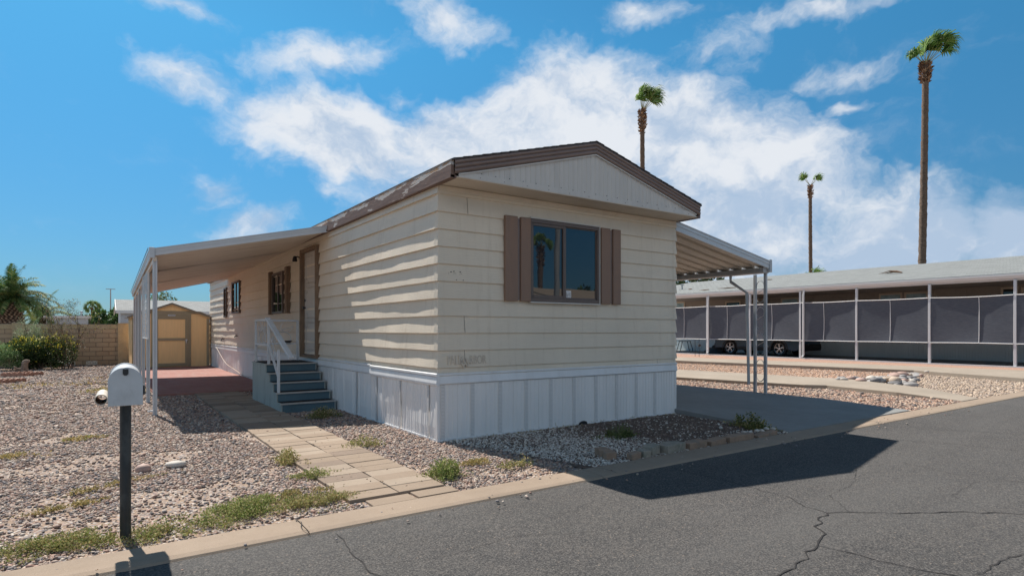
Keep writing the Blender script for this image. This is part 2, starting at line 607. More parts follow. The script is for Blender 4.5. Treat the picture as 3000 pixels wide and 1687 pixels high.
def m_block():
    """split concrete blocks 0.4 x 0.165 m in running bond on a wall facing -Y"""
    q = newmat('block_masonry')
    sx = q.n('ShaderNodeSeparateXYZ'); q.l(q.pos, sx.inputs[0])
    cb = q.n('ShaderNodeCombineXYZ')
    q.l(sx.outputs[0], cb.inputs[0]); q.l(sx.outputs[2], cb.inputs[1])
    br = q.n('ShaderNodeTexBrick')
    q.l(cb.outputs[0], br.inputs['Vector'])
    br.inputs['Scale'].default_value = 1.0
    br.inputs['Brick Width'].default_value = 0.40
    br.inputs['Row Height'].default_value = 0.1675
    br.inputs['Mortar Size'].default_value = 0.009
    br.inputs['Mortar Smooth'].default_value = 0.2
    br.inputs['Color1'].default_value = (0.47, 0.34, 0.225, 1)
    br.inputs['Color2'].default_value = (0.59, 0.44, 0.30, 1)
    br.inputs['Mortar'].default_value = (0.25, 0.19, 0.14, 1)
    n = q.noise(q.pos, 70, 4, 0.7)
    col = q.mix(q.mr(n, 0.3, 0.75, 0, 0.4), br.outputs[0], (0.16, 0.12, 0.09))
    q.l(col, q.b.inputs['Base Color'])
    q.b.inputs['Roughness'].default_value = 0.92
    hh = q.math('ADD', q.math('MULTIPLY', br.outputs[1], -1.0), q.math('MULTIPLY', n, 0.35))
    q.l(bump(q, hh, 0.010, 1.0), q.b.inputs['Normal'])
    return q.mat


def m_glass(name, tint=(0.012, 0.016, 0.022), ior=1.72, rough=0.015):
    q = newmat(name)
    q.b.inputs['Base Color'].default_value = (*tint, 1)
    q.b.inputs['Roughness'].default_value = rough
    q.b.inputs['IOR'].default_value = ior
    n = q.noise(q.pos, 1.3, 2, 0.5)
    q.l(bump(q, n, 0.004, 0.25), q.b.inputs['Normal'])
    return q.mat


def m_vent():
    """perforated vent strip: rows of small dark slots in white metal"""
    q = newmat('perforated_white_metal')
    sx = q.n('ShaderNodeSeparateXYZ'); q.l(q.pos, sx.inputs[0])
    u = q.math('MULTIPLY', q.math('ADD', sx.outputs[0], sx.outputs[1]), 1 / 0.0145)
    v = q.math('MULTIPLY', sx.outputs[2], 1 / 0.0165)
    row = q.math('MODULO', q.math('FLOOR', v), 2.0)
    u = q.math('ADD', u, q.math('MULTIPLY', row, 0.5))
    fu = q.math('ABSOLUTE', q.math('SUBTRACT', q.math('FRACT', q.math('ADD', u, 500.0)), 0.5))
    fv = q.math('ABSOLUTE', q.math('SUBTRACT', q.math('FRACT', v), 0.5))
    hole = q.math('MULTIPLY', q.math('LESS_THAN', fu, 0.25), q.math('LESS_THAN', fv, 0.23))
    q.l(q.mix(hole, (0.74, 0.73, 0.72), (0.10, 0.11, 0.12)), q.b.inputs['Base Color'])
    q.b.inputs['Roughness'].default_value = 0.5
    return q.mat


def m_screen():
    q = newmat('woven_shade_cloth')
    sx = q.n('ShaderNodeSeparateXYZ'); q.l(q.pos, sx.inputs[0])
    h = q.noise(q.mapv(q.pos, (3, 3, 55)), 2.0, 4, 0.7)
    h2 = q.noise(q.pos, 50, 3, 0.7)
    col = q.mix(q.mr(h, 0.35, 0.68), (0.085, 0.098, 0.125), (0.155, 0.170, 0.200))
    col = q.mix(q.mr(h2, 0.4, 0.7, 0, 0.3), col, (0.065, 0.073, 0.095))
    q.l(col, q.b.inputs['Base Color'])
    q.b.inputs['Roughness'].default_value = 0.8
    t = q.n('ShaderNodeBsdfTranslucent'); q.l(col, t.inputs[0])
    mx = q.n('ShaderNodeMixShader'); mx.inputs[0].default_value = 0.25
    q.l(q.b.outputs[0], mx.inputs[1]); q.l(t.outputs[0], mx.inputs[2])
    q.l(mx.outputs[0], q.out.inputs[0])
    return q.mat


def m_carpet():
    q = newmat('faded_red_patio_paint')
    n = q.noise(q.pos, 1.2, 6, 0.65)
    s = q.noise(q.mapv(q.pos, (1, 0.12, 1)), 9.0, 5, 0.6)
    col = q.mix(q.mr(n, 0.3, 0.7), (0.25, 0.108, 0.088), (0.33, 0.155, 0.128))
    col = q.mix(q.mr(s, 0.45, 0.7, 0, 0.5), col, (0.30, 0.20, 0.175))
    q.l(col, q.b.inputs['Base Color'])
    q.b.inputs['Roughness'].default_value = 0.9
    q.l(bump(q, q.noise(q.pos, 150, 3, 0.6), 0.003), q.b.inputs['Normal'])
    return q.mat


def m_band(name, a, b, scale=9.0):
    """palm bark: horizontal rings with breaks"""
    q = newmat(name)
    r = q.noise(q.mapv(q.pos, (0.6, 0.6, 3.2)), scale, 5, 0.7, 0.6)
    n = q.noise(q.pos, 14, 4, 0.7)
    col = q.mix(q.mr(r, 0.35, 0.65), a, b)
    col = q.mix(q.mr(n, 0.4, 0.7, 0, 0.35), col, tuple(x * 0.6 for x in a))
    q.l(col, q.b.inputs['Base Color'])
    q.b.inputs['Roughness'].default_value = 0.9
    q.l(bump(q, r, 0.03, 1.0), q.b.inputs['Normal'])
    return q.mat


def m_tin(name):
    """brown paint peeling from the long fascia board"""
    q = newmat(name)
    s = q.mapv(q.pos, (1.2, 1.2, 7))
    n = q.noise(s, 1.6, 7, 0.62, 0.3)
    n2 = q.noise(q.mapv(q.pos, (2, 2, 12), (4, 1, 0)), 2.0, 7, 0.65)
    sx = q.n('ShaderNodeSeparateXYZ'); q.l(q.pos, sx.inputs[0])
    top = q.mr(sx.outputs[2], 3.06, 3.16, 0.0, 0.22)
    k = q.mr(q.math('ADD', n, top), 0.60, 0.66, 0, 1, True)
    col = q.mix(k, (0.165, 0.105, 0.082), (0.46, 0.44, 0.42))
    col = q.mix(q.mr(q.math('ADD', n2, top), 0.70, 0.78, 0, 1, True), col, (0.36, 0.21, 0.10))
    q.l(col, q.b.inputs['Base Color'])
    q.b.inputs['Roughness'].default_value = 0.7
    q.l(bump(q, q.math('ADD', n, q.math('MULTIPLY', k, -0.4)), 0.006), q.b.inputs['Normal'])
    return q.mat


M = {}
M['siding'] = m_siding()
M['white'] = mat('white_metal_paint', (0.70, 0.71, 0.72), 0.45, 0.05, 1.4, 0.02, bmp=0.0, stain=(0.42, 0.38, 0.34), stain_amt=0.16, stain_scale=2.5, stretch=(2.5, 2.5, 0.5))
M['skirt'] = mat('white_skirting_metal', (0.74, 0.73, 0.72), 0.45, 0.05, 1.2, 0.02, stain=(0.62, 0.61, 0.60), stain_amt=0.2, stain_scale=1.5, stretch=(3, 3, 0.6))
M['vent'] = m_vent()
M['gable'] = mat('pale_gable_panel', (0.56, 0.535, 0.50), 0.5, 0.05, 1.5, 0.02, stain=(0.42, 0.40, 0.37), stain_amt=0.25, stain_scale=2.4, stretch=(5, 5, 0.4))
M['soffit'] = mat('beige_soffit', (0.60, 0.53, 0.44), 0.6, 0.06, 1.5, 0.02, stain=(0.34, 0.25, 0.16), stain_amt=0.3)
M['brown'] = mat('brown_painted_metal', (0.19, 0.135, 0.115), 0.30, 0.12, 2, 0.04, spec=0.6)
M['shutter'] = mat('brown_shutter_paint', (0.235, 0.148, 0.105), 0.62, 0.08, 2.5, 0.05, bmp=0.002, bs=25, stretch=(6, 6, 1))
M['peel'] = m_tin('peeling_brown_fascia')
M['frame'] = mat('dark_bronze_frame', (0.115, 0.085, 0.072), 0.45, 0.1, 3, 0.04, spec=0.5)
M['woodtrim'] = mat('weathered_brown_door_trim', (0.205, 0.135, 0.085), 0.7, 0.25, 3, 0.08, bmp=0.002, bs=30, stretch=(4, 4, 1), stain=(0.10, 0.06, 0.04), stain_amt=0.4)
M['glass'] = m_glass('dark_window_glass')
M['glass2'] = m_glass('plain_window_glass', (0.02, 0.024, 0.022), 1.6, 0.03)
M['door'] = mat('dingy_white_door', (0.50, 0.47, 0.43), 0.5, 0.07, 2, 0.03, stain=(0.32, 0.25, 0.18), stain_amt=0.25, stretch=(3, 3, .8))
M['black'] = mat('black_metal', (0.02, 0.02, 0.022), 0.4, 0.1, 4, 0.03)
M['shingle_dark'] = m_shingle('dark_roof_shingles', (0.10, 0.095, 0.10))
M['shingle_grey'] = m_shingle('pale_grey_shingles', (0.235, 0.25, 0.248), 0.33, 0.2)
M['shingle_far'] = m_shingle('grey_house_shingles', (0.27, 0.28, 0.28), 0.33, 0.3, 'xy')
M['alu'] = mat('weathered_aluminium', (0.42, 0.44, 0.46), 0.42, 0.12, 2.5, 0.04, metal=0.0, spec=0.6, stain=(0.30, 0.27, 0.24), stain_amt=0.3, stretch=(2, 2, 0.6))
M['alu_roof'] = mat('awning_pan_metal', (0.70, 0.62, 0.53), 0.5, 0.08, 2.0, 0.03, spec=0.5, stain=(0.33, 0.25, 0.19), stain_amt=0.35, stain_scale=1.4, stretch=(0.5, 4, 1))
M['pan'] = mat('carport_pan_metal', (0.62, 0.55, 0.46), 0.5, 0.08, 2.0, 0.03, spec=0.5, stain=(0.33, 0.27, 0.2), stain_amt=0.35, stretch=(0.5, 4, 1))
M['wfascia'] = mat('white_awning_fascia', (0.52, 0.55, 0.58), 0.35, 0.06, 2, 0.02, spec=0.6)
M['tread'] = mat('black_tread_mat', (0.016, 0.016, 0.018), 0.95, 0.2, 5, 0.1, bmp=0.004, bs=200)
M['riser'] = mat('teal_painted_riser', (0.085, 0.150, 0.185), 0.55, 0.1, 2, 0.05, stain=(0.05, 0.08, 0.09), stain_amt=0.3)
M['stepside'] = mat('pale_green_step_side', (0.335, 0.375, 0.355), 0.6, 0.06, 2, 0.03, stain=(0.11, 0.10, 0.085), stain_amt=0.55, stain_scale=2.6, stretch=(7, 7, 0.5))
M['nosing'] = mat('aluminium_nosing', (0.42, 0.40, 0.37), 0.45, 0.1, 3, 0.05, spec=0.6)
M['railing'] = mat('white_railing_paint', (0.58, 0.60, 0.62), 0.4, 0.05, 2, 0.02, stain=(0.35, 0.24, 0.15), stain_amt=0.2)
M['mailbox'] = mat('white_mailbox_enamel', (0.58, 0.59, 0.60), 0.35, 0.05, 5, 0.03, spec=0.5, stain=(0.36, 0.37, 0.38), stain_amt=0.35, stain_scale=7)
M['pipe'] = mat('cream_plastic_pipe', (0.62, 0.56, 0.48), 0.45, 0.06, 5, 0.03)
M['pipein'] = mat('rusty_tube_inside', (0.45, 0.31, 0.22), 0.8, 0.25, 12, 0.1)
M['post'] = mat('dark_painted_steel_post', (0.024, 0.030, 0.034), 0.5, 0.3, 6, 0.08, bmp=0.001, bs=40, stain=(0.09, 0.10, 0.10), stain_amt=0.5, stain_scale=9, stretch=(1, 1, .5))
M['shedtan'] = mat('tan_shed_siding', (0.88, 0.58, 0.28), 0.65, 0.06, 1.5, 0.04, stretch=(14, 14, 1), bmp=0.003, bs=4)
M['shedtrim'] = mat('olive_brown_shed_trim', (0.32, 0.26, 0.165), 0.65, 0.08, 2, 0.04)
M['shedroof'] = mat('brown_shed_roof', (0.17, 0.13, 0.11), 0.8, 0.1, 3, 0.1, bmp=0.004, bs=60)
M['sign'] = mat('white_sign', (0.6, 0.6, 0.6), 0.5, 0.03, 2, 0.01)
M['signink'] = mat('grey_sign_lettering', (0.12, 0.12, 0.13), 0.6, 0.02, 2, 0.01)
M['block'] = m_block()
M['fluted'] = mat('fluted_block', (0.58, 0.46, 0.30), 0.9, 0.12, 3, 0.1, bmp=0.006, bs=60)
M['cap'] = mat('concrete_wall_cap', (0.42, 0.37, 0.30), 0.9, 0.1, 3, 0.1, bmp=0.003, bs=50)
M['ventwhite'] = mat('white_decor_block', (0.74, 0.72, 0.66), 0.8, 0.05, 3, 0.03)
M['soil'] = mat('dark_wet_soil', (0.06, 0.04, 0.03), 0.95, 0.3, 4, 0.2, bmp=0.02, bs=30)
PEB = [(0.42, 0.36, 0.33), (0.30, 0.22, 0.19), (0.20, 0.185, 0.195), (0.50, 0.44, 0.385), (0.37, 0.26, 0.225),
       (0.26, 0.245, 0.255), (0.54, 0.50, 0.46), (0.33, 0.27, 0.24), (0.15, 0.14, 0.15)]
M['gravel'] = m_gravel('mixed_pebble_ground', PEB, (0.33, 0.24, 0.175), 42, 0.75)
M['orange'] = m_gravel('orange_gravel', [(0.50, 0.30, 0.19), (0.42, 0.26, 0.18), (0.56, 0.37, 0.25), (0.40, 0.31, 0.26), (0.60, 0.45, 0.34)], (0.46, 0.27, 0.155), 60, 0.8, 0.012)
M['tan'] = m_gravel('tan_gravel', [(0.46, 0.35, 0.26), (0.38, 0.29, 0.225), (0.52, 0.42, 0.33), (0.33, 0.27, 0.23), (0.56, 0.48, 0.40)], (0.38, 0.27, 0.185), 55, 0.7, 0.014)
M['pink'] = m_gravel('pink_gravel_strip', [(0.48, 0.30, 0.23), (0.40, 0.26, 0.21), (0.55, 0.38, 0.30), (0.38, 0.30, 0.27)], (0.40, 0.24, 0.17), 70, 0.5, 0.01)
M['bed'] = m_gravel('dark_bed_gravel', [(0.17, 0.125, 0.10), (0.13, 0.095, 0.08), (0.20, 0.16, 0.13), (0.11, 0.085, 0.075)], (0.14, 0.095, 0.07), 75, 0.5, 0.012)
M['asphalt'] = m_asphalt()
M['crack'] = mat('open_crack', (0.022, 0.020, 0.020), 0.95, 0.2, 10, 0.1)
M['patch'] = mat('dark_crack_halo', (0.085, 0.083, 0.083), 0.92, 0.2, 4, 0.2, bmp=0.004, bs=150)
M['kerb'] = m_concrete('kerb_concrete', (0.33, 0.26, 0.20), 0.6)
M['conc'] = m_concrete('pale_slab_concrete', (0.35, 0.30, 0.245), 0.12)
M['drive'] = m_concrete('grey_driveway_concrete', (0.265, 0.27, 0.265), 0.15)
M['paver'] = m_concrete('buff_paver', (0.30, 0.235, 0.18), 0.35)
M['paver2'] = m_concrete('pale_paver', (0.35, 0.285, 0.225), 0.30)
M['paver3'] = m_concrete('grey_brown_paver', (0.25, 0.195, 0.155), 0.35)
M['joint'] = mat('paver_joint_sand', (0.13, 0.10, 0.08), 0.95, 0.2, 6, 0.1)
M['patio'] = m_carpet()
M['stone'] = m_attr('pebble_stone', 0.72, 0.0, 80, 0, 0.35)
M['leaf'] = m_attr('leaf', 0.5, 0, 80, 0.35, 0.35)
M['weed'] = m_attr('weed_leaf', 0.7, 0, 80, 0.25, 0.2)
M['palmleaf'] = m_attr('palm_leaf', 0.65, 0, 80, 0.22, 0.12)
M['bark'] = mat('shrub_bark', (0.13, 0.09, 0.065), 0.9, 0.2, 8, 0.1, bmp=0.006, bs=40)
M['palmbark'] = m_band('palm_bark_rings', (0.075, 0.048, 0.032), (0.22, 0.155, 0.11))
M['boot'] = m_attr('dry_palm_boots', 0.85)
M['wood'] = mat('grey_weathered_wood', (0.20, 0.15, 0.115), 0.9, 0.35, 9, 0.2, bmp=0.015, bs=25, stain=(0.38, 0.33, 0.28), stain_amt=0.7, stain_scale=9)
M['brickred'] = mat('terracotta_edging', (0.36, 0.20, 0.145), 0.9, 0.12, 6, 0.1, bmp=0.004, bs=60, stain=(0.22, 0.14, 0.11), stain_amt=0.4, stain_scale=8)
M['edge_tan'] = mat('tan_edging_block', (0.30, 0.205, 0.145), 0.92, 0.15, 8, 0.12, bmp=0.008, bs=45, stain=(0.16, 0.15, 0.13), stain_amt=0.5, stain_scale=9)
M['edge_grey'] = mat('grey_edging_block', (0.30, 0.265, 0.215), 0.92, 0.15, 8, 0.12, bmp=0.010, bs=45, stain=(0.14, 0.15, 0.11), stain_amt=0.5, stain_scale=9)
M['nwall'] = mat('taupe_grooved_siding', (0.32, 0.285, 0.25), 0.7, 0.06, 1.2, 0.03)
M['nskirt'] = mat('grey_green_skirting', (0.55, 0.62, 0.64), 0.6, 0.06, 1.2, 0.03)
M['ntrim'] = mat('beige_window_trim', (0.58, 0.50, 0.40), 0.6, 0.05, 2, 0.02)
M['screen'] = m_screen()
M['carpaint'] = mat('deep_blue_car_paint', (0.008, 0.050, 0.095), 0.3, 0.05, 1, 0.01, spec=0.35, coat=0.25)
M['carblack'] = mat('black_car_plastic', (0.014, 0.014, 0.015), 0.55, 0.1, 3, 0.03)
M['tyre'] = mat('tyre_rubber', (0.018, 0.018, 0.019), 0.8, 0.1, 6, 0.05)
M['chrome'] = mat('silver_alloy', (0.62, 0.63, 0.65), 0.25, 0.05, 5, 0.02, metal=0.85)
M['whitewall'] = mat('pale_far_wall', (0.40, 0.43, 0.47), 0.7, 0.06, 0.5, 0.03)
M['farwhite'] = mat('white_far_trim', (0.62, 0.63, 0.64), 0.6, 0.04, 1, 0.02)
M['pole'] = mat('galvanised_pole', (0.30, 0.32, 0.33), 0.5, 0.08, 1, 0.02)
M['tanroof'] = mat('tan_roof_across', (0.42, 0.34, 0.26), 0.8, 0.08, 1, 0.03)
M['dead'] = mat('dry_brown_leaf', (0.20, 0.11, 0.06), 0.85, 0.3, 20, 0.1)
M['darkcloth'] = mat('black_tarp', (0.022, 0.020, 0.021), 0.55, 0.2, 6, 0.05)
M['terradust'] = mat('bare_tan_dirt', (0.40, 0.28, 0.18), 0.95, 0.15, 3, 0.1, bmp=0.01, bs=50)
M['hose'] = mat('cream_cable', (0.55, 0.47, 0.38), 0.6, 0.05, 4, 0.02)
M['ghost'] = mat('faded_number_outline', (0.36, 0.31, 0.26), 0.7, 0.05, 5, 0.02)
M['ghost2'] = mat('painted_over_lettering', (0.58, 0.50, 0.41), 0.7, 0.05, 5, 0.02)
M['letter'] = mat('beige_plastic_lettering', (0.62, 0.545, 0.45), 0.55, 0.05, 5, 0.02)

# =================================================================== SETTING
def struct(mb, name, m, **kw):
    return tag(mb.build(name, m, **kw), kind='structure')


def sheet(name, polys, z, m):
    mb = MB()
    for p in polys:
        mb.add([(x, y, z) for x, y in p], [tuple(range(len(p)))])
    return struct(mb, name, m)


def slab(name, poly, z0, z1, m, bevel=0.0):
    mb = MB(); mb.prism(poly, 'z', z0, z1)
    if name == 'driveway' and z1 > .05:      # the street end dips to meet the kerb
        mb.v = [(x, y, min(z, .014)) if y < -1.9 else (x, y, z) for x, y, z in mb.v]
    return struct(mb, name, m, bevel=bevel)


# base ground reaches the horizon (a hair lower than everything laid on it)
sheet('ground', [[(-600, -600), (900, -600), (900, 1200), (-600, 1200)]], -0.05, M['tan'])
sheet('gravel_yard', [[(-14, -2.0), (4.3, -2.0), (4.3, 20.8), (-14, 20.8)]], -0.012, M['gravel'])
sheet('gravel_strip', [[(7.2, -2.0), (10.0, -2.0), (10.2, 24), (7.2, 24)]], -0.012, M['gravel'])
sheet('orange_gravel', [[(10.0, 0.4), (16.9, 0.4), (16.4, 26), (9.4, 26)]], -0.010, M['orange'])
sheet('tan_gravel', [[(10.0, -2.0), (17.2, -2.0), (16.9, 0.5), (9.9, 0.5)]], -0.006, M['tan'])
sheet('pink_gravel', [[(17.0, -2.0), (22.95, -2.0), (22.95, 28), (16.5, 28)]], -0.010, M['pink'])
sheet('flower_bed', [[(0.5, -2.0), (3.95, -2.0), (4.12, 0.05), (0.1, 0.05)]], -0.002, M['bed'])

# street
rd = sheet('road', [[(-80, -9.4), (120, -9.4), (120, -2.31), (-80, -2.31)]], -0.012, M['asphalt'])


def crack(parent, pts, w, name='crack', seed=0, halo=0.0, z=-0.0080):
    r = random.Random(seed)
    P = [Vector((x, y, 0)) for x, y in pts]
    Q = []
    for a, b in zip(P[:-1], P[1:]):
        n = max(2, int((b - a).length / 0.05))
        d = (b - a).normalized(); s = Vector((-d.y, d.x, 0))
        off = 0
        for i in range(n):
            off = off * 0.6 + r.uniform(-1, 1) * 0.014
            Q.append(a.lerp(b, i / n) + s * off * min(1, i, n - i))
    Q.append(P[-1])
    L = []; R = []
    for i, p in enumerate(Q):
        t = (Q[min(i + 1, len(Q) - 1)] - Q[max(0, i - 1)]).normalized()
        s = Vector((-t.y, t.x, 0))
        ww = w * r.uniform(0.35, 1.25)
        ww *= .55; L.append((*(p + s * ww)[:2], z)); R.append((*(p - s * ww)[:2], z))
    mb = MB(); mb.grid([L, R])
    o = mb.build(name, M['crack'], parent)
    return o


for k, (pts, w) in enumerate([
    ([(1.2, -2.42), (1.23, -3.14), (1.19, -3.35), (1.2, -3.6), (1.05, -3.81), (1.04, -3.97)], 0.006),
    ([(1.04, -3.97), (1.2, -4.05), (1.46, -4.27), (1.79, -4.46), (2.01, -4.63), (2.17, -4.78), (2.8, -5.3), (3.2, -6.4)], 0.010),
    ([(1.04, -3.97), (0.84, -4.01), (0.78, -4.07), (0.68, -4.07), (0.6, -4.19), (0.37, -4.26), (0.19, -4.28), (0.1, -4.35), (-0.09, -4.38), (-0.22, -4.38), (-0.5, -4.37), (-1.2, -4.6)], 0.010),
    ([(0.35, -4.27), (0.39, -4.44), (0.42, -4.64), (0.46, -4.82), (0.52, -4.97), (0.54, -5.06), (0.5, -6.2)], 0.008),
    ([(0.62, -4.98), (0.83, -4.98), (1.02, -5.0), (1.6, -5.1)], 0.006),
    ([(4.3, -2.4), (4.55, -2.99), (4.83, -3.42), (4.96, -4.06), (5.3, -5.5)], 0.008),
    ([(5.5, -2.4), (5.76, -2.88), (6.31, -3.72), (6.6, -5.0)], 0.008),
    ([(-2.03, -3.0), (-1.6, -3.12), (-1.1, -3.08), (-.6, -3.3)], 0.003),
    ([(1.2, -4.05), (1.5, -3.75), (2.1, -3.65), (2.7, -3.4), (3.27, -3.54)], 0.003),
    ([(2.01, -4.63), (2.3, -4.3), (2.9, -4.25), (3.24, -4.33)], 0.003),
    ([(3.27, -3.54), (3.22, -3.81), (3.13, -4.08), (3.24, -4.33), (3.5, -5.0)], 0.005),
    ([(-1.99, -2.40), (-2.01, -2.64), (-2.03, -2.86), (-2.03, -3.0), (-2.02, -3.15), (-1.99, -3.31), (-1.9, -3.9)], 0.007),
]):
    crack(rd, pts, w, seed=k)

# flat concrete kerb ribbon along the street, cast in lengths
mb = MB()
xs = [-80, -40, -16, -8.5, -5.3, -2.14, 0.42, 2.98, 5.75, 9.37, 13.0, 16.5, 30, 120]
prof = [(-2.33, -0.06), (-2.33, -0.014), (-2.315, 0.000), (-2.27, 0.008), (-2.03, 0.010), (-2.01, 0.004), (-2.01, -0.06)]
for a, b in zip(xs[:-1], xs[1:]):
    mb.prism(prof, 'x', a + 0.004, b - 0.004)
kb = struct(mb, 'kerb', M['kerb'])
crack(kb, [(-2.14, -2.01), (-2.13, -2.1), (-2.16, -2.2), (-2.14, -2.33)], 0.006, seed=31, z=0.0145)
crack(kb, [(0.55, -2.01), (0.6, -2.12), (0.58, -2.33)], 0.004, seed=32, z=0.0145)
struct(MB().prism([(-9.62, -0.06), (-9.62, 0.01), (-9.38, 0.008), (-9.36, -0.03), (-9.36, -0.06)], 'x', -80, 120), 'kerb', M['kerb'])

# the home's own driveway, slab edge 10 cm proud of the bed
mb = MB()
mb.prism([(3.94, -1.99), (7.45, -1.99), (7.42, -0.6), (7.40, 3.00), (4.145, 3.00), (4.135, 0.0)], 'z', -0.05, 0.075)
mb.prism([(4.145, 3.012), (7.40, 3.012), (7.35, 8.0), (4.145, 8.0)], 'z', -0.05, 0.074)
mb.prism([(4.145, 8.012), (7.35, 8.012), (7.33, 18.0), (4.145, 18.0)], 'z', -0.05, 0.075)
# sloping the slab end down to the kerb
for i, v in enumerate(mb.v):
    if v[1] < -1.9: mb.v[i] = (v[0], v[1], min(v[2], 0.014))
struct(mb, 'driveway', M['drive'], bevel=0.012)
slab('driveway', [(9.62, -0.9), (9.62, -2.0), (10.38, -2.0), (10.98, -0.9), (12.0, 1.1), (11.4, 6.05), (10.6, 22), (8.0, 22), (9.0, 4.2), (9.62, 0.95), (9.92, 0.62)], -0.05, 0.085, M['conc'], 0.012)
slab('driveway', [(15.5, -2.0), (19.5, -2.0), (19.2, -1.3), (19.1, -0.4), (17.6, 11.2), (16.9, 24), (14.3, 24), (15.3, 9.2), (16.6, 1.5), (15.6, -1.3)], -0.05, 0.11, M['conc'], 0.012)
slab('driveway', [(22.98, -6), (26.9, -6), (26.9, 24), (22.98, 24)], -0.05, 0.015, M['drive'])
slab('kerb', [(22.88, -2.0), (22.975, -2.0), (22.975, 24), (22.88, 24)], -0.05, 0.035, M['farwhite'])

# paver path, two columns of 0.41 x 0.2 m pavers laid in running rows
pa = struct(MB().add([(-1.675, -1.79, -0.006), (-0.895, -1.79, -0.006), (-0.895, 7.30, -0.006), (-1.675, 7.30, -0.006)], [(0, 1, 2, 3)]), 'path', M['joint'])
mbs = MB()
r = random.Random(4)
y = -1.80
row = 0
while y < 7.30:
    h = 0.203
    for cx in (-1.49, -1.08):
        dx = r.uniform(-.007, .007); dz = r.uniform(-.003, .004); t = r.uniform(-.014, .014)
        Mx = Matrix.Translation((cx + dx - 0.035 * 0, y + h / 2, 0.004 + dz)) @ Matrix.Rotation(t, 4, 'Z') @ Matrix.Rotation(r.uniform(-.01, .01), 4, 'X')
        mbs.box(-0.2, 0.2, -h / 2 + .003, h / 2 - .003, -0.03, 0.012, r.choice([0, 0, 1, 1, 2]), Mx)
    y += h; row += 1
for cx, yy in ((-1.41, -1.925), (-1.03, -1.90)):
    Mx = Matrix.Translation((cx, yy, -0.002))
    mbs.box(-0.175, 0.175, -0.085, 0.085, -0.03, 0.008, 0, Mx)
mbs.build('paver', [M['paver'], M['paver2'], M['paver3']], pa, bevel=0.004)
slab('patio', [(-2.36, 7.38), (-0.03, 7.30), (-0.03, 17.3), (-2.42, 17.1)], -0.05, 0.03, M['patio'], 0.008)

# =================================================================== MOBILE HOME
HW, HL = 4.14, 17.6
home = thing('mobile_home', (0, 0, 0), 'beige single wide mobile home with brown shutters and white skirting facing the street', 'mobile home')
LAP0, EXPO = 0.857, 0.2032


def lap_profile_run(along, n0, n1, step, place, warp_amp, seed, joints=(), zmax=3.02, zmin=0.74, lip=0.0235):
    """rows of lapped boards; place(s, out, z) -> world point; 'out' = distance off the wall plane"""
    r = random.Random(seed)
    rows = []
    mb = MB()
    zs = [LAP0 + EXPO * k for k in range(-1, 12)]
    ph = [[r.uniform(0, 6.28) for _ in range(5)] for _ in zs]
    for k, z0 in enumerate(zs):
        z1 = min(z0 + EXPO, zmax)
        zb = max(z0, zmin)
        if zb >= z1 - 0.01: continue
        S_ = [n0 + (n1 - n0) * i / max(1, int((n1 - n0) / step)) for i in range(int((n1 - n0) / step) + 1)]
        P = [[], [], [], [], []]
        for s_ in S_:
            w = sum(math.sin(s_ * f + ph[k][j]) * a for j, (f, a) in enumerate(((1.3, 1.0), (3.3, .65), (7.1, .30), (13.9, .12)))) / 2.0
            wm = math.sin(s_ * 5.3 + ph[k][4]) * 0.6
            bo = lip + warp_amp * w
            t = (zb - z0) / EXPO
            P[0].append(place(s_, 0.0015, zb + 0.001))          # underside return
            P[1].append(place(s_, bo * (1 - t) + 0.0045 * t, zb))
            P[2].append(place(s_, bo * 0.66 + 0.0045 * .34 + warp_amp * 0.30 * wm, zb + (z1 - zb) * 0.34))
            P[3].append(place(s_, bo * 0.3 + 0.0045 * .7 + warp_amp * 0.18 * wm, zb + (z1 - zb) * 0.7))
            P[4].append(place(s_, 0.0045, z1 + 0.002))
        mb.grid(P)
    # butt joints: thin dark lines
    return mb


side = lap_profile_run('y', 0.035, HL, 0.06, lambda s_, o, z: (-o, s_, z), 0.0085, 3, lip=0.033)
side.build('side_siding', M['siding'], home, smooth=True, angle=40)
front = lap_profile_run('x', 0.035, HW - 0.03, 0.12, lambda s_, o, z: (s_, -o, z), 0.0012, 5)
front.build('front_siding', M['siding'], home, smooth=True, angle=40)
right = lap_profile_run('y', 0.035, HL, 0.4, lambda s_, o, z: (HW + o, s_, z), 0.001, 6)
right.build('side_siding', M['siding'], home, smooth=True, angle=40)
back = lap_profile_run('x', 0.0, HW, 0.4, lambda s_, o, z: (s_, HL + o, z), 0.001, 8)
back.build('rear_siding', M['siding'], home, smooth=True, angle=40)
# core box behind the boards closes the shell
MB().box(0.002, HW - 0.002, 0.002, HL - 0.002, 0.72, 3.02).build('wall_core', M['siding'], home)
# corner caps: one folded metal cap per lap on the visible corners
zs = [LAP0 + EXPO * k for k in range(-1, 11)]
caps = {0: MB(), HW: MB()}
for z0 in zs:
    zb = max(z0, 0.745); z1 = min(z0 + EXPO, 3.0)
    t = (zb - z0) / EXPO
    bo = 0.0275 * (1 - t) + 0.008 * t; to = 0.0085
    for (cx, sx) in ((0, 1), (HW, -1)):
        mb = caps[cx]
        L = 0.052
        # front leaf + side leaf
        mb.add([(cx - sx * bo, -bo, zb), (cx + sx * L, -bo, zb), (cx + sx * L, -to, z1), (cx - sx * to, -to, z1)], [(0, 1, 2, 3)])
        bs_ = bo + .011 * (1 - t)
        mb.add([(cx - sx * bo, -bo, zb), (cx - sx * bs_, L, zb), (cx - sx * to, L, z1), (cx - sx * to, -to, z1)], [(0, 1, 2, 3)])
        mb.add([(cx - sx * bo, -bo, zb), (cx + sx * L, -bo, zb), (cx + sx * L, 0, zb), (cx - sx * 0, 0, zb), (cx - sx * 0, L, zb), (cx - sx * bo, L, zb)], [(0, 1, 2, 3), (0, 3, 4, 5)])
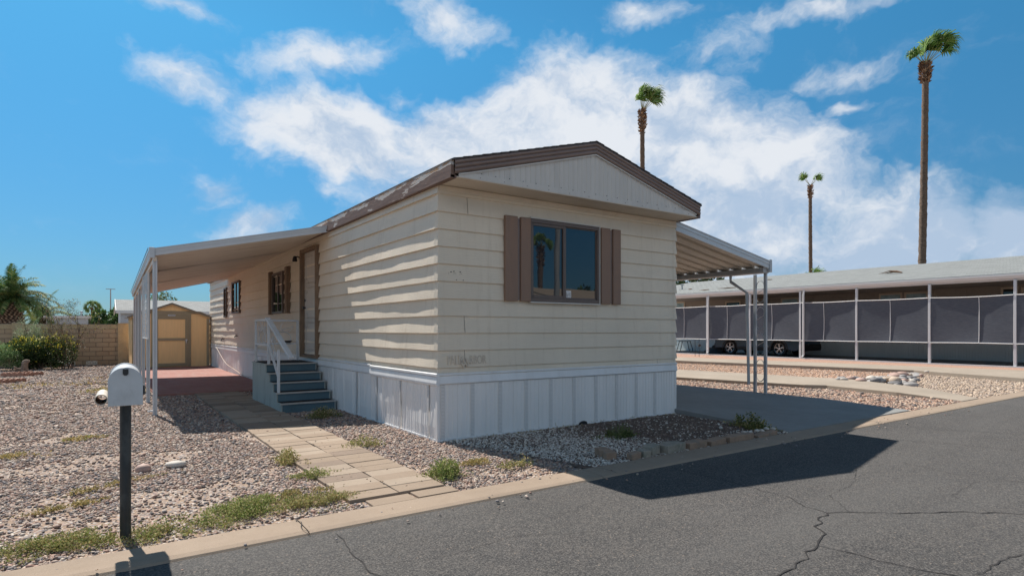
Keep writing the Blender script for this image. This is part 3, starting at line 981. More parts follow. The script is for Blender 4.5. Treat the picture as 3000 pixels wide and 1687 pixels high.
for mb in caps.values(): mb.build('corner_cap', M['siding'], home)
# butt joints between boards on the front
for x, k in ((0.38, 9), (0.34, 2), (3.73, -1), (3.74, 10), (0.345, 0)):
    z0 = LAP0 + EXPO * k; zb = max(z0, .76); z1 = min(z0 + EXPO, 2.93)
    t = (zb - z0) / EXPO
    mb = MB(); mb.add([(x - .0025, -0.0255 * (1 - t) - .006, zb + .004), (x + .0025, -0.0255 * (1 - t) - .006, zb + .004), (x + .0025, -0.0075, z1), (x - .0025, -0.0075, z1)], [(0, 1, 2, 3)])
    mb.build('board_joint', M['frame'], home)

# skirting: vertical ribbed panels with perforated strips
def skirt_profile(L0, L1, warp=0.0, seed=1):
    """list of (s, out) along the wall; V seam each 0.405, two shallow ribs between"""
    r = random.Random(seed)
    pts = []
    s_ = L0
    pitch = 0.4045
    k0 = int(math.floor((L0 - 0.25) / pitch)) - 1
    k1 = int(math.ceil((L1 - 0.25) / pitch)) + 1
    for k in range(k0, k1):
        c = 0.25 + k * pitch
        w = r.uniform(-warp, warp)
        for ds, o in ((-.003, 0), (0, -.006), (.003, 0), (.055, w), (.060, .0035 + w), (.066, 0 + w), (.125, w * 1.5), (.13, .0035 + w), (.136, w), (.172, w), (.175, .004), (.238, .004), (.241, 0), (.272, -w), (.278, .0035), (.284, 0), (.34, -w), (.346, .0035), (.352, 0)):
            q_ = c + ds
            if L0 <= q_ <= L1: pts.append((q_, o))
    pts = [(L0, 0)] + pts + [(L1, 0)]
    return pts


def skirting(place, L0, L1, warp, seed, z0=-0.02, z1=0.70):
    prof = skirt_profile(L0, L1, warp, seed)
    rows = []
    r = random.Random(seed + 5)
    zz = [z0, 0.16, 0.32, 0.5, z1]
    for i, z in enumerate(zz):
        rows.append([place(s_, o + (warp * 1.6 * math.sin(s_ * 3.1 + i * 1.3) if 0 < i < 4 else 0), z) for s_, o in prof])
    return MB().grid(rows)


skirting(lambda s_, o, z: (s_, -0.004 - o, z), 0.0, HW, 0.0008, 2).build('front_skirting', M['skirt'], home)
skirting(lambda s_, o, z: (-0.012 - o, s_, z), 0.0, HL, 0.0042, 3).build('side_skirting', M['skirt'], home)
skirting(lambda s_, o, z: (HW + 0.004 + o, s_, z), 0.0, HL, 0.001, 4).build('side_skirting', M['skirt'], home)
skirting(lambda s_, o, z: (s_, HL + 0.004 + o, z), 0.0, HW, 0.001, 4).build('rear_skirting', M['skirt'], home)
for k in range(10):
    x = 0.052 + 0.4035 * k
    w = 0.027
    MB().quad((x - w, -0.0125, 0.01), (x + w, -0.0125, 0.01), (x + w, -0.0125, 0.665), (x - w, -0.0125, 0.665)).build('vent_strip', M['vent'], home)
for k in range(12):
    y = 0.22 + 0.81 * k
    if 3.3 < y < 5.8: continue
    w = 0.025
    MB().quad((-0.0275, y - w, 0.01), (-0.0275, y + w, 0.01), (-0.0275, y + w, 0.665), (-0.0275, y - w, 0.665)).build('vent_strip', M['vent'], home)
for cx, c2 in ((-0.0245, 0.004), (HW - 0.004, HW + 0.0245)):
    MB().box(cx, c2, -0.0165, 0.03, -0.02, 0.66).build('skirting_corner', M['skirt'], home)
# base channel and the little torn hole
mb = MB(); mb.box(-0.02, HW + .02, -0.022, -0.006, -0.02, 0.018); mb.box(-0.022, -0.006, -0.006, HL, -0.02, 0.018)
mb.build('base_channel', M['white'], home)
mb = MB(); mb.add([(2.13, -.0235, .0), (2.30, -.0235, 0.0), (2.29, -.0235, .035), (2.24, -.0235, .05), (2.19, -.0235, .046), (2.15, -.0235, .03)], [(0, 1, 2, 3, 4, 5)])
mb.build('torn_hole', M['black'], home)

# belt trim over the skirting
belt = [(-0.002, 0.795), (-.020, 0.797), (-.030, 0.792), (-.030, 0.772), (-.014, 0.766), (-.018, 0.762), (-.030, 0.69), (-.032, 0.675), (-.018, 0.664), (-.002, 0.664)]
mb = MB()
mb.prism([(y, z - .004) for y, z in belt], 'x', -0.03, HW + 0.03)
mb.box(0.655, 0.659, -0.0325, -0.02, 0.765, 0.792)
mb.build('belt_trim', M['white'], home)
sb = [(-0.002, 0.805), (-.034, 0.806), (-.046, 0.798), (-.046, 0.776), (-.022, 0.768), (-.036, 0.757), (-.046, 0.69), (-.044, 0.668), (-.02, 0.655), (-.002, 0.655)]
mb = MB()
mb.prism([(x, z - .012) for x, z in sb], 'y', -0.032, 2.05)
mb.prism([(x * .8, z + .002) for x, z in sb], 'y', 2.056, 17.62)
mb.build('belt_trim', M['white'], home)

# gable roof with 0.43 m front overhang
YO = -0.43
XR, ZR, ZE = 2.07, 3.735, 3.165
XL, XRt = -0.055, 4.195
mb = MB()
n = 60
for sx, xe in ((-1, XL), (1, XRt)):
    for i in range(n):
        pass
mb.prism([(XL - .02, ZE), (XR, ZR), (XRt + .02, ZE), (XRt + .02, ZE + .018), (XR, ZR + .022), (XL - .02, ZE + .018)], 'y', YO - 0.028, HL + 0.25)
mb.build('roof', M['shingle_dark'], home)
# ragged shingle courses along the front edge
mb = MB(); r = random.Random(3)
for sgn in (-1, 1):
    xe = XL if sgn < 0 else XRt
    N = 17
    for i in range(N):
        t0, t1 = i / N, (i + 1.12) / N
        xa, xb = xe + (XR - xe) * t0, xe + (XR - xe) * t1
        za, zb = ZE + (ZR - ZE) * t0, ZE + (ZR - ZE) * t1
        oy = YO - 0.035 - r.uniform(0, .008)
        mb.add([(xa, oy, za + .027), (xb, oy, zb + .020), (xb, 1.0, zb + .020), (xa, 1.0, za + .027), (xa, oy, za + .018), (xb, oy, zb + .012)], [(0, 1, 2, 3), (4, 5, 1, 0)])
mb.build('shingle_edge', M['shingle_dark'], home)
# ribbed brown rake fascia (three rolls)
mb = MB()
cs = []
FH = 0.150
for k in range(3):
    z = -k * FH / 3
    cs += [(-.012, z), (-.024, z - .012), (-.026, z - .03), (-.012, z - .047), (-.004, z - .052)]
cs = cs[:-1] + [(-.014, -FH), (0.0, -FH - .006)]
def rake(xa, za, xb, zb):
    rows = []
    for (x, z) in ((xa, za), (xb, zb)):
        rows.append([(x, YO - .004 + o, z + dz) for o, dz in cs])
    mb.grid(rows)
rake(XL + .02, ZE + .012, XR, ZR + .014); rake(XR, ZR + .014, XRt - .01, ZE + .012)
mb.build('rake_fascia', M['brown'], home, smooth=True, angle=50)
mb = MB()   # thin pale drip line under the rake
for (xa, za, xb, zb) in ((XL + .10, ZE - .130, XR, ZR - .145), (XR, ZR - .145, XRt - .09, ZE - .130)):
    mb.add([(xa, YO - .020, za), (xb, YO - .020, zb), (xb, YO - .020, zb - .013), (xa, YO - .020, za - .013), (xb, YO, zb - .013), (xa, YO, za - .013)], [(0, 1, 2, 3), (3, 2, 4, 5)])
mb.build('drip_edge', M['gable'], home)
# gable panel with narrow ribs
rows = [[], []]
x = 0.0
pan = []
while x <= 4.14:
    pan += [(x, 0), (x + .045, 0), (x + .050, -.005), (x + .056, 0)]
    x += 0.075
for (x, o) in pan:
    zt = ZE + (ZR - ZE) * (1 - abs(x - XR) / (XR - XL)) - .135
    rows[0].append((x, YO + .010 + o, 3.05)); rows[1].append((x, YO + .010 + o, max(zt, 3.051)))
MB().grid(rows).build('gable_panel', M['gable'], home)
mb = MB()
mb.prism([(0.03, 3.0), (4.10, 3.0), (4.10, 3.062), (0.03, 3.062)], 'y', YO - .006, YO + .02)
mb.build('gable_trim', M['gable'], home)
for i in range(21):
    mb = MB(); mb.box(0.12 + i * .195, 0.128 + i * .195, YO - .010, YO - .004, 3.066 + .003 * (i % 2), 3.074 + .003 * (i % 2), 0).build('screw', M['black'], home)
for i in range(12):
    mb = MB(); mb.box(0.3 + i * .33, 0.307 + i * .33, YO - .010, YO - .004, 3.02, 3.027, 0).build('screw', M['black'], home)
MB().box(0.0, HW, YO - .002, -0.002, 2.992, 3.004).build('soffit', M['soffit'], home)
mb = MB(); mb.prism([(-.030, 2.925), (-.034, 2.985), (-.012, 2.99), (-.002, 2.99), (-.002, 2.925)], 'x', 0.0, HW)
mb.prism([(-.040, 2.955), (-.040, 2.961), (-.030, 2.961), (-.030, 2.955)], 'x', 0.0, HW)
mb.build('soffit_trim', M['soffit'], home)
# eave fascia boards along both long sides
mb = MB()
mb.prism([(XL - .018, 2.985), (XL - .018, 3.165), (XL + .02, 3.175), (XL + .03, 2.985)], 'y', YO - .002, HL + .2)
mb.prism([(XL - .026, 2.978), (XL - .026, 3.012), (XL + .05, 3.012), (XL + .05, 2.978)], 'y', YO - .002, HL + .2)
mb.build('eave_fascia', M['peel'], home)
mb = MB()
mb.prism([(XRt + .018, 2.985), (XRt + .018, 3.165), (XRt - .02, 3.175), (XRt - .03, 2.985)], 'y', YO - .002, HL + .2)
mb.build('eave_fascia', M['brown'], home)

# front window with frame, sliding sash, glass
def shutter(x0, x1, name='shutter'):
    mb = MB(); mb.box(x0, x1, -0.062, -0.018, 1.665, 2.735)
    return mb.build(name, M['shutter'], home, bevel=0.006)
for a, b in ((0.905, 1.095), (1.145, 1.300), (2.535, 2.705), (2.760, 2.910)):
    shutter(a, b)
for a, b in ((1.095, 1.145), (2.705, 2.760)): MB().box(a - .002, b + .002, -0.036, -0.016, 1.68, 2.715).build('shutter_backing', M['brown'], home)
win = MB()
X0, X1, Z0, Z1 = 1.305, 2.495, 1.665, 2.735
for (a, b, c, d) in ((X0, X1, Z1 - .05, Z1), (X0, X1, Z0, Z0 + .05), (X0, X0 + .03, Z0 + .05, Z1 - .05), (X1 - .035, X1, Z0 + .05, Z1 - .05)):
    win.box(a, b, -0.055, -0.010, c, d)
wo = win.build('window', M['frame'], home, bevel=0.004)
w2 = MB()
for (a, b, c, d, y) in ((X0 + .03, 1.90, Z1 - .085, Z1 - .05, -.044), (X0 + .03, 1.90, Z0 + .05, Z0 + .09, -.044), (1.845, 1.895, Z0 + .05, Z1 - .05, -.050), (X0 + .03, X0 + .048, Z0 + .05, Z1 - .05, -.044),
                        (1.895, X1 - .035, Z1 - .065, Z1 - .05, -.036), (1.895, X1 - .035, Z0 + .05, Z0 + .07, -.036), (X1 - .053, X1 - .035, Z0 + .05, Z1 - .05, -.036)):
    w2.box(a, b, y, -0.012, c, d)
w2.build('sash', M['frame'], wo, bevel=0.003)
MB().box(X0 + .04, 1.86, -.030, -.0262, Z0 + .07, Z1 - .07).build('pane', M['glass'], wo)
MB().box(1.88, X1 - .045, -.0255, -.0215, Z0 + .055, Z1 - .055).build('pane', M['glass'], wo)
mb = MB(); mb.box(X0 - .01, X1 + .01, -.064, -.02, Z1 + .001, Z1 + .016); mb.box(X0 - .01, X1 + .02, -.064, -.02, Z0 - .016, Z0 - .001); mb.box(X1 + .002, X1 + .012, -.06, -.02, Z0, Z1)
mb.build('trim', M['gable'], wo)
# torn paper card inside the corner of the glass
mb = MB(); mb.box(1.91, 2.00, -.0285, -.0262, 1.735, 1.83)
cd_ = mb.build('card', M['sign'], wo)
mb = MB()
for a, b, c, d in ((1.917, 1.924, 1.745, 1.80), (1.930, 1.952, 1.775, 1.782), (1.932, 1.939, 1.745, 1.77), (1.960, 1.967, 1.75, 1.80), (1.975, 1.99, 1.79, 1.797), (1.982, 1.988, 1.745, 1.78)):
    mb.box(a, b, -.0292, -.0286, c, d)
mb.build('card_print', M['signink'], wo)

# nail stubs and the ghost outline of the removed house number
for x, z in ((0.155, 1.985), (0.195, 1.992), (0.280, 1.990), (0.225, 1.893), (0.318, 1.893)):
    MB().box(x - .004, x + .004, -.030, -.012, z - .004, z + .004).build('nail', M['black'], home)


def text_mesh(body, size, depth, Mx, name, m, parent, bold=0.0, xs=1.0):
    cu = bpy.data.curves.new(name, 'FONT'); cu.body = body; cu.size = size; cu.extrude = depth; cu.offset = bold
    to = bpy.data.objects.new('tmp', cu); S.collection.objects.link(to)
    dg = bpy.context.evaluated_depsgraph_get()
    me = bpy.data.meshes.new_from_object(to.evaluated_get(dg))
    bpy.data.objects.remove(to); bpy.data.curves.remove(cu)
    me.transform(Matrix.Diagonal((xs, 1, 1, 1))); me.transform(Mx)
    off = rootloc(parent); me.transform(Matrix.Translation(-off))
    me.materials.clear(); me.materials.append(m)
    me.name = name
    o = bpy.data.objects.new(name, me); S.collection.objects.link(o); o.parent = parent
    return o


RX = Matrix.Rotation(rad(90), 4, 'X')
RXL = Matrix.Rotation(rad(-3), 4, 'X')
text_mesh('4', .13, .0005, Matrix.Translation((0.095, -.0185, 1.893)) @ RXL @ RX @ Matrix.Shear('XY', 4, (0.25, 0)), 'house_number', M['ghost'], home, -.004, .75)
text_mesh('0', .13, .0005, Matrix.Translation((0.185, -.0185, 1.893)) @ RXL @ RX, 'house_number', M['ghost'], home, -.004, .75)
text_mesh('0', .13, .0005, Matrix.Translation((0.268, -.0185, 1.893)) @ RXL @ RX, 'house_number', M['ghost'], home, -.004, .75)
text_mesh('PALM', .150, .004, Matrix.Translation((0.10, -.0250, .892)) @ RXL @ RX, 'lettering', M['letter'], home, .002, .62)
text_mesh('HA', .125, .004, Matrix.Translation((0.325, -.038, .835)) @ RX @ Matrix.Rotation(rad(35), 4, 'Z'), 'lettering', M['letter'], home, .003, .72)
text_mesh('RBOR', .150, .0012, Matrix.Translation((0.405, -.0250, .892)) @ RXL @ RX, 'lettering', M['ghost2'], home, .000, .62)

# ---- side wall openings (wall plane x = 0, facing -x)
def side_window(y0, y1, z0, z1, sash=True, shut=None, name='window', glass='glass2'):
    mb = MB(); t = .045
    for (a, b, c, d) in ((y0, y1, z1 - t, z1), (y0, y1, z0, z0 + t), (y0, y0 + t, z0 + t, z1 - t), (y1 - t, y1, z0 + t, z1 - t)):
        mb.box(-.070, -.004, a, b, c, d)
    w = mb.build(name, M['frame'], home, bevel=.004)
    MB().box(-.032, -.028, y0 + t * .8, y1 - t * .8, z0 + t * .8, z1 - t * .8).build('pane', M[glass], w)
    if sash:
        ym = (y0 + y1) / 2
        m2 = MB(); m2.box(-.050, -.026, ym - .02, ym + .02, z0 + t, z1 - t)
        m2.build('sash', M['frame'], w)
    return w
side_window(7.0, 7.95, 1.66, 2.56)
for a, b in ((6.50, 6.78), (8.02, 8.28)):
    MB().box(-.075, -.018, a, b, 1.65, 2.62).build('shutter', M['woodtrim'], home, bevel=.006)
    MB().box(-.095, -.076, a + .02, (a + b) / 2 - .02, 1.65, 2.62).build('shutter', M['woodtrim'], home, bevel=.006)
w = side_window(11.85, 13.0, 1.78, 2.70)
side_window(13.95, 14.40, 1.69, 2.62, sash=False)
# door: deep weathered frame, white slab with three shaped mouldings
dr = MB()
DY0, DY1, DZ0, DZ1 = 4.55, 5.50, 0.79, 2.83
dr.box(-.085, -.002, DY0, DY0 + .05, DZ0, DZ1); dr.box(-.11, -.002, DY1 - .07, DY1, DZ0, DZ1)
dr.box(-.10, -.002, DY0 + .05, DY1 - .07, DZ1 - .07, DZ1); dr.box(-.095, -.002, DY0 + .05, DY1 - .07, DZ0, DZ0 + .055)
door = MB().box(-.030, -.026, DY0 + .05, DY1 - .07, DZ0 + .056, DZ1 - .071).build('door', M['door'], home)
dr.build('frame', M['woodtrim'], door, bevel=.004)
def moulding(z0, z1):
    y0, y1 = 4.68, 5.32
    c = .07
    P = [(y0 + c, z0), (y1 - c, z0), (y1 - c, z0 + c), (y1, z0 + c * 1.5), (y1, z1 - c * 1.5), (y1 - c, z1 - c), (y1 - c, z1), (y0 + c, z1), (y0 + c, z1 - c), (y0, z1 - c * 1.5), (y0, z0 + c * 1.5), (y0 + c, z0 + c)]
    mb = MB(); cy, cz = (y0 + y1) / 2, (z0 + z1) / 2
    n = len(P)
    out = [(-.031, y, z) for y, z in P]; mid = [(-.046, cy + (y - cy) * .94, cz + (z - cz) * .965) for y, z in P]; inn = [(-.032, cy + (y - cy) * .88, cz + (z - cz) * .93) for y, z in P]
    mb.add(out + mid + inn, [(i, (i + 1) % n, (i + 1) % n + n, i + n) for i in range(n)] + [(i + n, (i + 1) % n + n, (i + 1) % n + 2 * n, i + 2 * n) for i in range(n)])
    return mb
for a, b in ((0.93, 1.45), (1.52, 2.10), (2.17, 2.68)):
    moulding(a, b).build('moulding', M['door'], door)
hb = MB(); hb.lathe([(.0, -.10), (.022, -.098), (.027, -.075), (.014, -.055), (.018, -.03)], (0, 5.33, 1.72), 14, axis='x')
hb.build('handle', M['black'], door, smooth=True)
hb = MB(); hb.lathe([(.0, -.062), (.024, -.06), (.028, -.03)], (0, 5.33, 1.86), 14, axis='x')
hb.build('lock', M['black'], door, smooth=True)
# porch lamp by the door
lp = MB(); lp.box(-.02, -.002, 5.74, 5.84, 2.66, 2.80)
lam = lp.build('wall_lamp', M['black'], home, bevel=.004)
lp = MB(); lp.tube([(-.02, 5.79, 2.72), (-.07, 5.79, 2.74), (-.11, 5.79, 2.72)], .012, 8)
lp.lathe([(.0, .06), (.028, .05), (.045, -.01), (.048, -.05), (.04, -.052)], (-.12, 5.79, 2.69), 14)
lp.build('lamp_head', M['black'], lam, smooth=True)
# outdoor taps and the draped cable
for y, z in ((12.28, 1.13), (14.59, 1.01)):
    t = MB(); t.tube([(-.01, y, z), (-.09, y, z), (-.10, y, z - .05)], .014, 8); t.tube([(-.06, y, z), (-.06, y, z + .05)], .008, 6); t.lathe([(0, .0), (.035, 0), (.035, .008), (0, .008)], (-.06, y, z + .05), 12)
    t.build('tap', M['black'], home, smooth=True)
cab = MB(); pts = []
for i in range(40):
    t = i / 39; y = 15.9 - t * 9.8
    pts.append((-.06 - .02 * math.sin(t * 9), y, 0.72 - 2.6 * t * (1 - t) + .02 * math.sin(t * 23)))
cab.tube(pts, .007, 6).build('cable', M['hose'], home, smooth=True)
# roof vents on the home
for y in (5.0, 11.5):
    v = MB(); v.lathe([(.05, 0), (.05, .25), (.09, .27), (.09, .32), (0, .34)], (2.9, y, 3.5), 14); v.build('roof_vent', M['alu'], home, smooth=True)

# =================================================================== PATIO COVER (left)
pc = thing('patio_cover', (-2.55, 4.4, 0), 'low sloped metal patio cover on slim white posts over the red patio', 'patio cover')
WA, WB = (0.0, 3.95, 3.00), (0.0, 13.95, 2.90)       # wall side, underside
OA, OB = (-2.60, 4.32, 2.44), (-2.50, 13.75, 2.26)   # outer side, underside


def lerp3(a, b, t): return tuple(x + (y - x) * t for x, y in zip(a, b))


def pan_roof(WA, WB, OA, OB, pitch, rib, mat_, parent, name, wide=0.3, outer=0.0):
    """ribbed sheet; ribs run from the wall to the outer beam"""
    L = WB[1] - WA[1]; n = int(round(L / pitch))
    rows = [[], [], []]
    for i in range(n):
        for f, d in ((0, 0), (wide, 0), (wide + .06, rib), (.94, rib)):
            t = (i + f) / n
            w = lerp3(WA, WB, t); o = lerp3(OA, OB, t)
            rows[0].append((w[0], w[1], w[2] + d)); rows[2].append((o[0], o[1], o[2] + d))
            m_ = lerp3(w, o, .5); rows[1].append((m_[0], m_[1], m_[2] + d - .008))
    mb = MB(); mb.grid(rows)
    mb.grid([[(p[0], p[1], p[2] + .012) for p in rw] for rw in (rows[0], rows[2])])
    return mb.build(name, mat_, parent)


pan_roof(WA, WB, OA, OB, 0.10, 0.012, M['alu_roof'], pc, 'roof_panel', .5)
# flat seam covers seen on the underside
mb = MB()
for t in (0.30, 0.62, 0.9):
    w = lerp3(WA, WB, t); o = lerp3(OA, OB, t)
    mb = MB()
    mb.add([(w[0], w[1] - .06, w[2] - .006), (w[0], w[1] + .06, w[2] - .006), (o[0], o[1] + .06, o[2] - .012), (o[0], o[1] - .06, o[2] - .012)], [(0, 1, 2, 3)])
    mb.build('seam_cover', M['gable'], pc)


def fascia(a, b, h, parent, name='fascia', th=.02, z0=-.02, m='wfascia', ydir=-1, xdir=0):
    """stepped white fascia strip from a to b"""
    mb = MB()
    for (zz0, zz1, o) in ((z0, z0 + h * .52, 0.0), (z0 + h * .52, z0 + h * .9, .010), (z0 + h * .9, z0 + h, .022)):
        P = []
        for p in (a, b):
            for (dz, dd) in ((zz0, o), (zz1, o), (zz1, o + th), (zz0, o + th)):
                P.append((p[0] + xdir * dd, p[1] + ydir * dd, p[2] + dz))
        mb.add(P, [(0, 1, 2, 3), (7, 6, 5, 4), (0, 4, 5, 1), (1, 5, 6, 2), (2, 6, 7, 3), (3, 7, 4, 0)])
    return mb.build(name, M[m], parent)


fascia(OA, (WA[0] - .01, WA[1], WA[2]), .115, pc)
fascia(OA, OB, .11, pc, xdir=-1, ydir=0)
fascia((OB[0], OB[1], OB[2]), (-.01, WB[1], WB[2]), .11, pc, ydir=1)
mb = MB(); mb.box(OA[0] - .045, OA[0] + .03, OA[1] - .045, OA[1] + .02, OA[2] - .05, OA[2] + .11); mb.build('corner_bracket', M['wfascia'], pc, bevel=.004)
t_ = MB(); t_.tube([(OA[0] - .05, OA[1] + .1, OA[2] + .105), (OB[0] - .055, OB[1] - .1, OB[2] + .11)], .006, 6); t_.build('cord', M['black'], pc)
mb = MB()   # beam under the outer edge
a, b = OA, OB
mb.add([(a[0] + .02, a[1] + .02, a[2] - .085), (a[0] + .06, a[1] + .02, a[2] - .085), (a[0] + .06, a[1] + .02, a[2] - .012), (a[0] + .02, a[1] + .02, a[2] - .012),
        (b[0] + .02, b[1] - .02, b[2] - .085), (b[0] + .06, b[1] - .02, b[2] - .085), (b[0] + .06, b[1] - .02, b[2] - .012), (b[0] + .02, b[1] - .02, b[2] - .012)],
       [(0, 1, 2, 3), (7, 6, 5, 4), (0, 4, 5, 1), (1, 5, 6, 2), (2, 6, 7, 3), (3, 7, 4, 0)])
mb.build('beam', M['alu_roof'], pc)
for y in (4.42, 6.40, 8.30, 10.15, 11.95, 13.65):
    t = (y - OA[1]) / (OB[1] - OA[1]); o = lerp3(OA, OB, t)
    x = o[0] + .04
    mb = MB()
    s_ = .030
    poly = [(x - s_, y - s_), (x - .006, y - s_), (x - .006, y - s_ + .010), (x + .006, y - s_ + .010), (x + .006, y - s_), (x + s_, y - s_), (x + s_, y + s_), (x - s_, y + s_)]
    mb.prism(poly, 'z', -.02, o[2] - .05)
    mb.build('post', M['wfascia'], pc, bevel=.003)
mb = MB(); mb.box(-2.66, -2.53, 4.40, 4.44, .05, .07, M=None); mb.build('post_foot', M['wfascia'], pc)
# plastic lattice hung between two posts
lt = thing('lattice_panel', (-2.53, 6.9, 1.14), 'white diagonal lattice strip hanging under the edge of the patio cover', 'lattice')
mb = MB(); y0, y1, z0, z1 = 5.98, 7.60, 1.14, 2.34
mb2 = MB()
stp = .125; wv = .034
Hh = z1 - z0; Wd = y1 - y0
for sgn, xo in ((1, -2.556), (-1, -2.566)):
    k = -Hh
    while k < Wd + Hh:
        # strip y = k + sgn*(z-z0), clipped
        pts = []
        for i in range(25):
            z = z0 + Hh * i / 24
            y = y0 + (k + (z - z0) if sgn > 0 else k + Hh - (z - z0))
            if y0 + .01 <= y <= y1 - .01: pts.append((y, z))
        if len(pts) > 1:
            a, b = pts[0], pts[-1]
            d = wv * .7
            mb2.add([(xo, a[0] - d, a[1]), (xo, a[0] + d, a[1]), (xo, b[0] + d, b[1]), (xo, b[0] - d, b[1])], [(0, 1, 2, 3)])
            mb2.add([(xo + .006, a[0] - d, a[1]), (xo + .006, a[0] + d, a[1]), (xo + .006, b[0] + d, b[1]), (xo + .006, b[0] - d, b[1])], [(3, 2, 1, 0)])
        k += stp
mb2.build('lattice', M['white'], lt)
fr = MB(); fr.box(-2.572, -2.545, y0, y0 + .02, z0, z1); fr.box(-2.572, -2.545, y1 - .02, y1, z0, z1); fr.box(-2.571, -2.546, y0 + .02, y1 - .02, z0, z0 + .015)
fr.build('edge_strip', M['white'], lt)

# =================================================================== CARPORT (right)
cp = thing('carport_cover', (7.27, 0.5, 0), 'corrugated metal carport awning on scrolled steel posts beside the home', 'carport')
WA, WB = (HW + .03, 0.02, 2.90), (HW + .03, 13.0, 2.90)
OA, OB = (7.22, 0.34, 2.50), (7.22, 13.0, 2.46)
pan_roof(WA, WB, OA, OB, 0.29, 0.065, M['pan'], cp, 'roof_panel', .62)
fascia((WA[0], WA[1], WA[2] - .02), (OA[0] + .02, OA[1], OA[2] - .01), .145, cp)
fascia((OA[0] + .03, OA[1], OA[2] - .01), (OB[0] + .03, OB[1], OB[2] - .01), .12, cp, xdir=1, ydir=0)
mb = MB(); mb.prism([(7.10, 2.485), (7.10, 2.40), (7.13, 2.385), (7.27, 2.385), (7.285, 2.40), (7.285, 2.50)], 'y', .36, 13.0)
mb.build('gutter', M['alu'], cp)
mb = MB(); mb.box(7.225, 7.30, .30, .345, 2.40, 2.64); mb.build('corner_bracket', M['alu'], cp, bevel=.003)


def scroll_post(x, y, z1):
    """two angle uprights with bent-strip scrolls between them"""
    grp = MB()
    for yy in (y, y + .31):
        dx = .14 if yy > y else 0.0
        s_ = .024
        mb = MB()
        mb.prism([(x + dx - s_, yy - s_), (x + dx + s_, yy - s_), (x + dx + s_, yy - s_ + .006), (x + dx - s_ + .006, yy - s_ + .006), (x + dx - s_ + .006, yy + s_), (x + dx - s_, yy + s_)], 'z', .07, z1)
        mb.build('upright', M['alu'], cp)
    xa, ya, xb, yb = x, y + .02, x + .14, y + .29
    cx, cy = (xa + xb) / 2, (ya + yb) / 2
    ux, uy = (xb - xa), (yb - ya); L = math.hypot(ux, uy); ux /= L; uy /= L; R_ = L / 2 - .01
    n = 4; seg = (z1 - .35) / n
    for k in range(n):
        zb = .30 + k * seg
        pts = []
        for i in range(13):   # lower loop, open upward
            w = math.pi + math.pi * i / 12
            pts.append((cx + ux * R_ * math.cos(w), cy + uy * R_ * math.cos(w), zb + R_ * .9 + R_ * .9 * math.sin(w)))
        p2 = []
        for i in range(13):   # upper loop
            w = math.pi * i / 12
            p2.append((cx + ux * R_ * math.cos(w), cy + uy * R_ * math.cos(w), zb + seg - R_ * 1.5 + R_ * .9 * math.sin(w)))
        path = pts + [p2[-1]] if False else None
        t = MB()
        # one ribbon: lower loop -> diagonal -> upper loop
        t.tube(pts[::1] + [(cx + ux * R_, cy + uy * R_, zb + R_ * 1.2)], .008, 6, flat=.5)
        t.tube([(cx + ux * R_, cy + uy * R_, zb + R_ * 1.2), (cx - ux * R_, cy - uy * R_, zb + seg - R_ * 1.7)] + p2[::-1], .008, 6, flat=.5)
        t.build('scroll', M['alu'], cp, smooth=True)


scroll_post(7.27, .42, 2.39)
scroll_post(7.22, 5.6, 2.39)
scroll_post(7.22, 11.4, 2.39)
ds = MB()
P = [(7.20, 1.14, 2.39), (7.20, 1.14, 2.27), (7.24, .80, 2.03), (7.30, .80, .22)]
for a, b in zip(P[:-1], P[1:]):
    pass
ds.tube(P, .036, 4, flat=.8)
ds.build('downspout', M['alu'], cp, bevel=.004)
for y in (3.4, 8.0):
    pass

# =================================================================== ENTRY STEPS
st = thing('entry_steps', (-.47, 4.5, 0), 'teal and pale green wooden entry steps with a white railing at the front door', 'steps')
XS0, XS1 = -.93, -.055
RY = [3.50, 3.78, 4.05, 4.31, 4.57, 5.66]
RZ = .1435
prof = [(RY[0] + .02, -.01)]
for k in range(5):
    prof.append((RY[k] + .02, RZ * (k + 1) - .022))
    prof.append((RY[k + 1] + .02 if k < 4 else RY[5], RZ * (k + 1) - .022))
prof.append((RY[5], -.01))
for x0, x1 in ((XS0 + .012, XS0 + .030), (XS1 - .02, XS1)):
    MB().prism(prof, 'x', x0, x1).build('side_panel', M['stepside'], st)
for k in range(5):
    MB().box(XS0 + .031, XS1 - .021, RY[k] + .022, RY[k] + .040, RZ * k - .01 if k == 0 else RZ * k - .02, RZ * (k + 1) - .023).build('riser', M['riser'], st)
    y1 = RY[k + 1] + .021 if k < 4 else RY[5] + .01
    tr = MB().box(XS0, XS1 + .004, RY[k] + .012, y1, RZ * (k + 1) - .021, RZ * (k + 1) - .003).build('tread', M['stepside'], st, bevel=.002)
    MB().box(XS0 + .03, XS1 - .02, RY[k] + .05, y1 - .004 if k < 4 else y1 - .03, RZ * (k + 1) - .002, RZ * (k + 1) + .006).build('mat', M['tread'], tr)
    MB().box(XS0 - .004, XS1 + .008, RY[k] - .006, RY[k] + .035, RZ * (k + 1) - .020, RZ * (k + 1) + .004).build('nosing', M['nosing'], tr, bevel=.002)
MB().box(XS0 + .031, XS1 - .021, RY[5] - .02, RY[5] - .001, 0, RZ * 5 - .023).build('back_panel', M['stepside'], st)


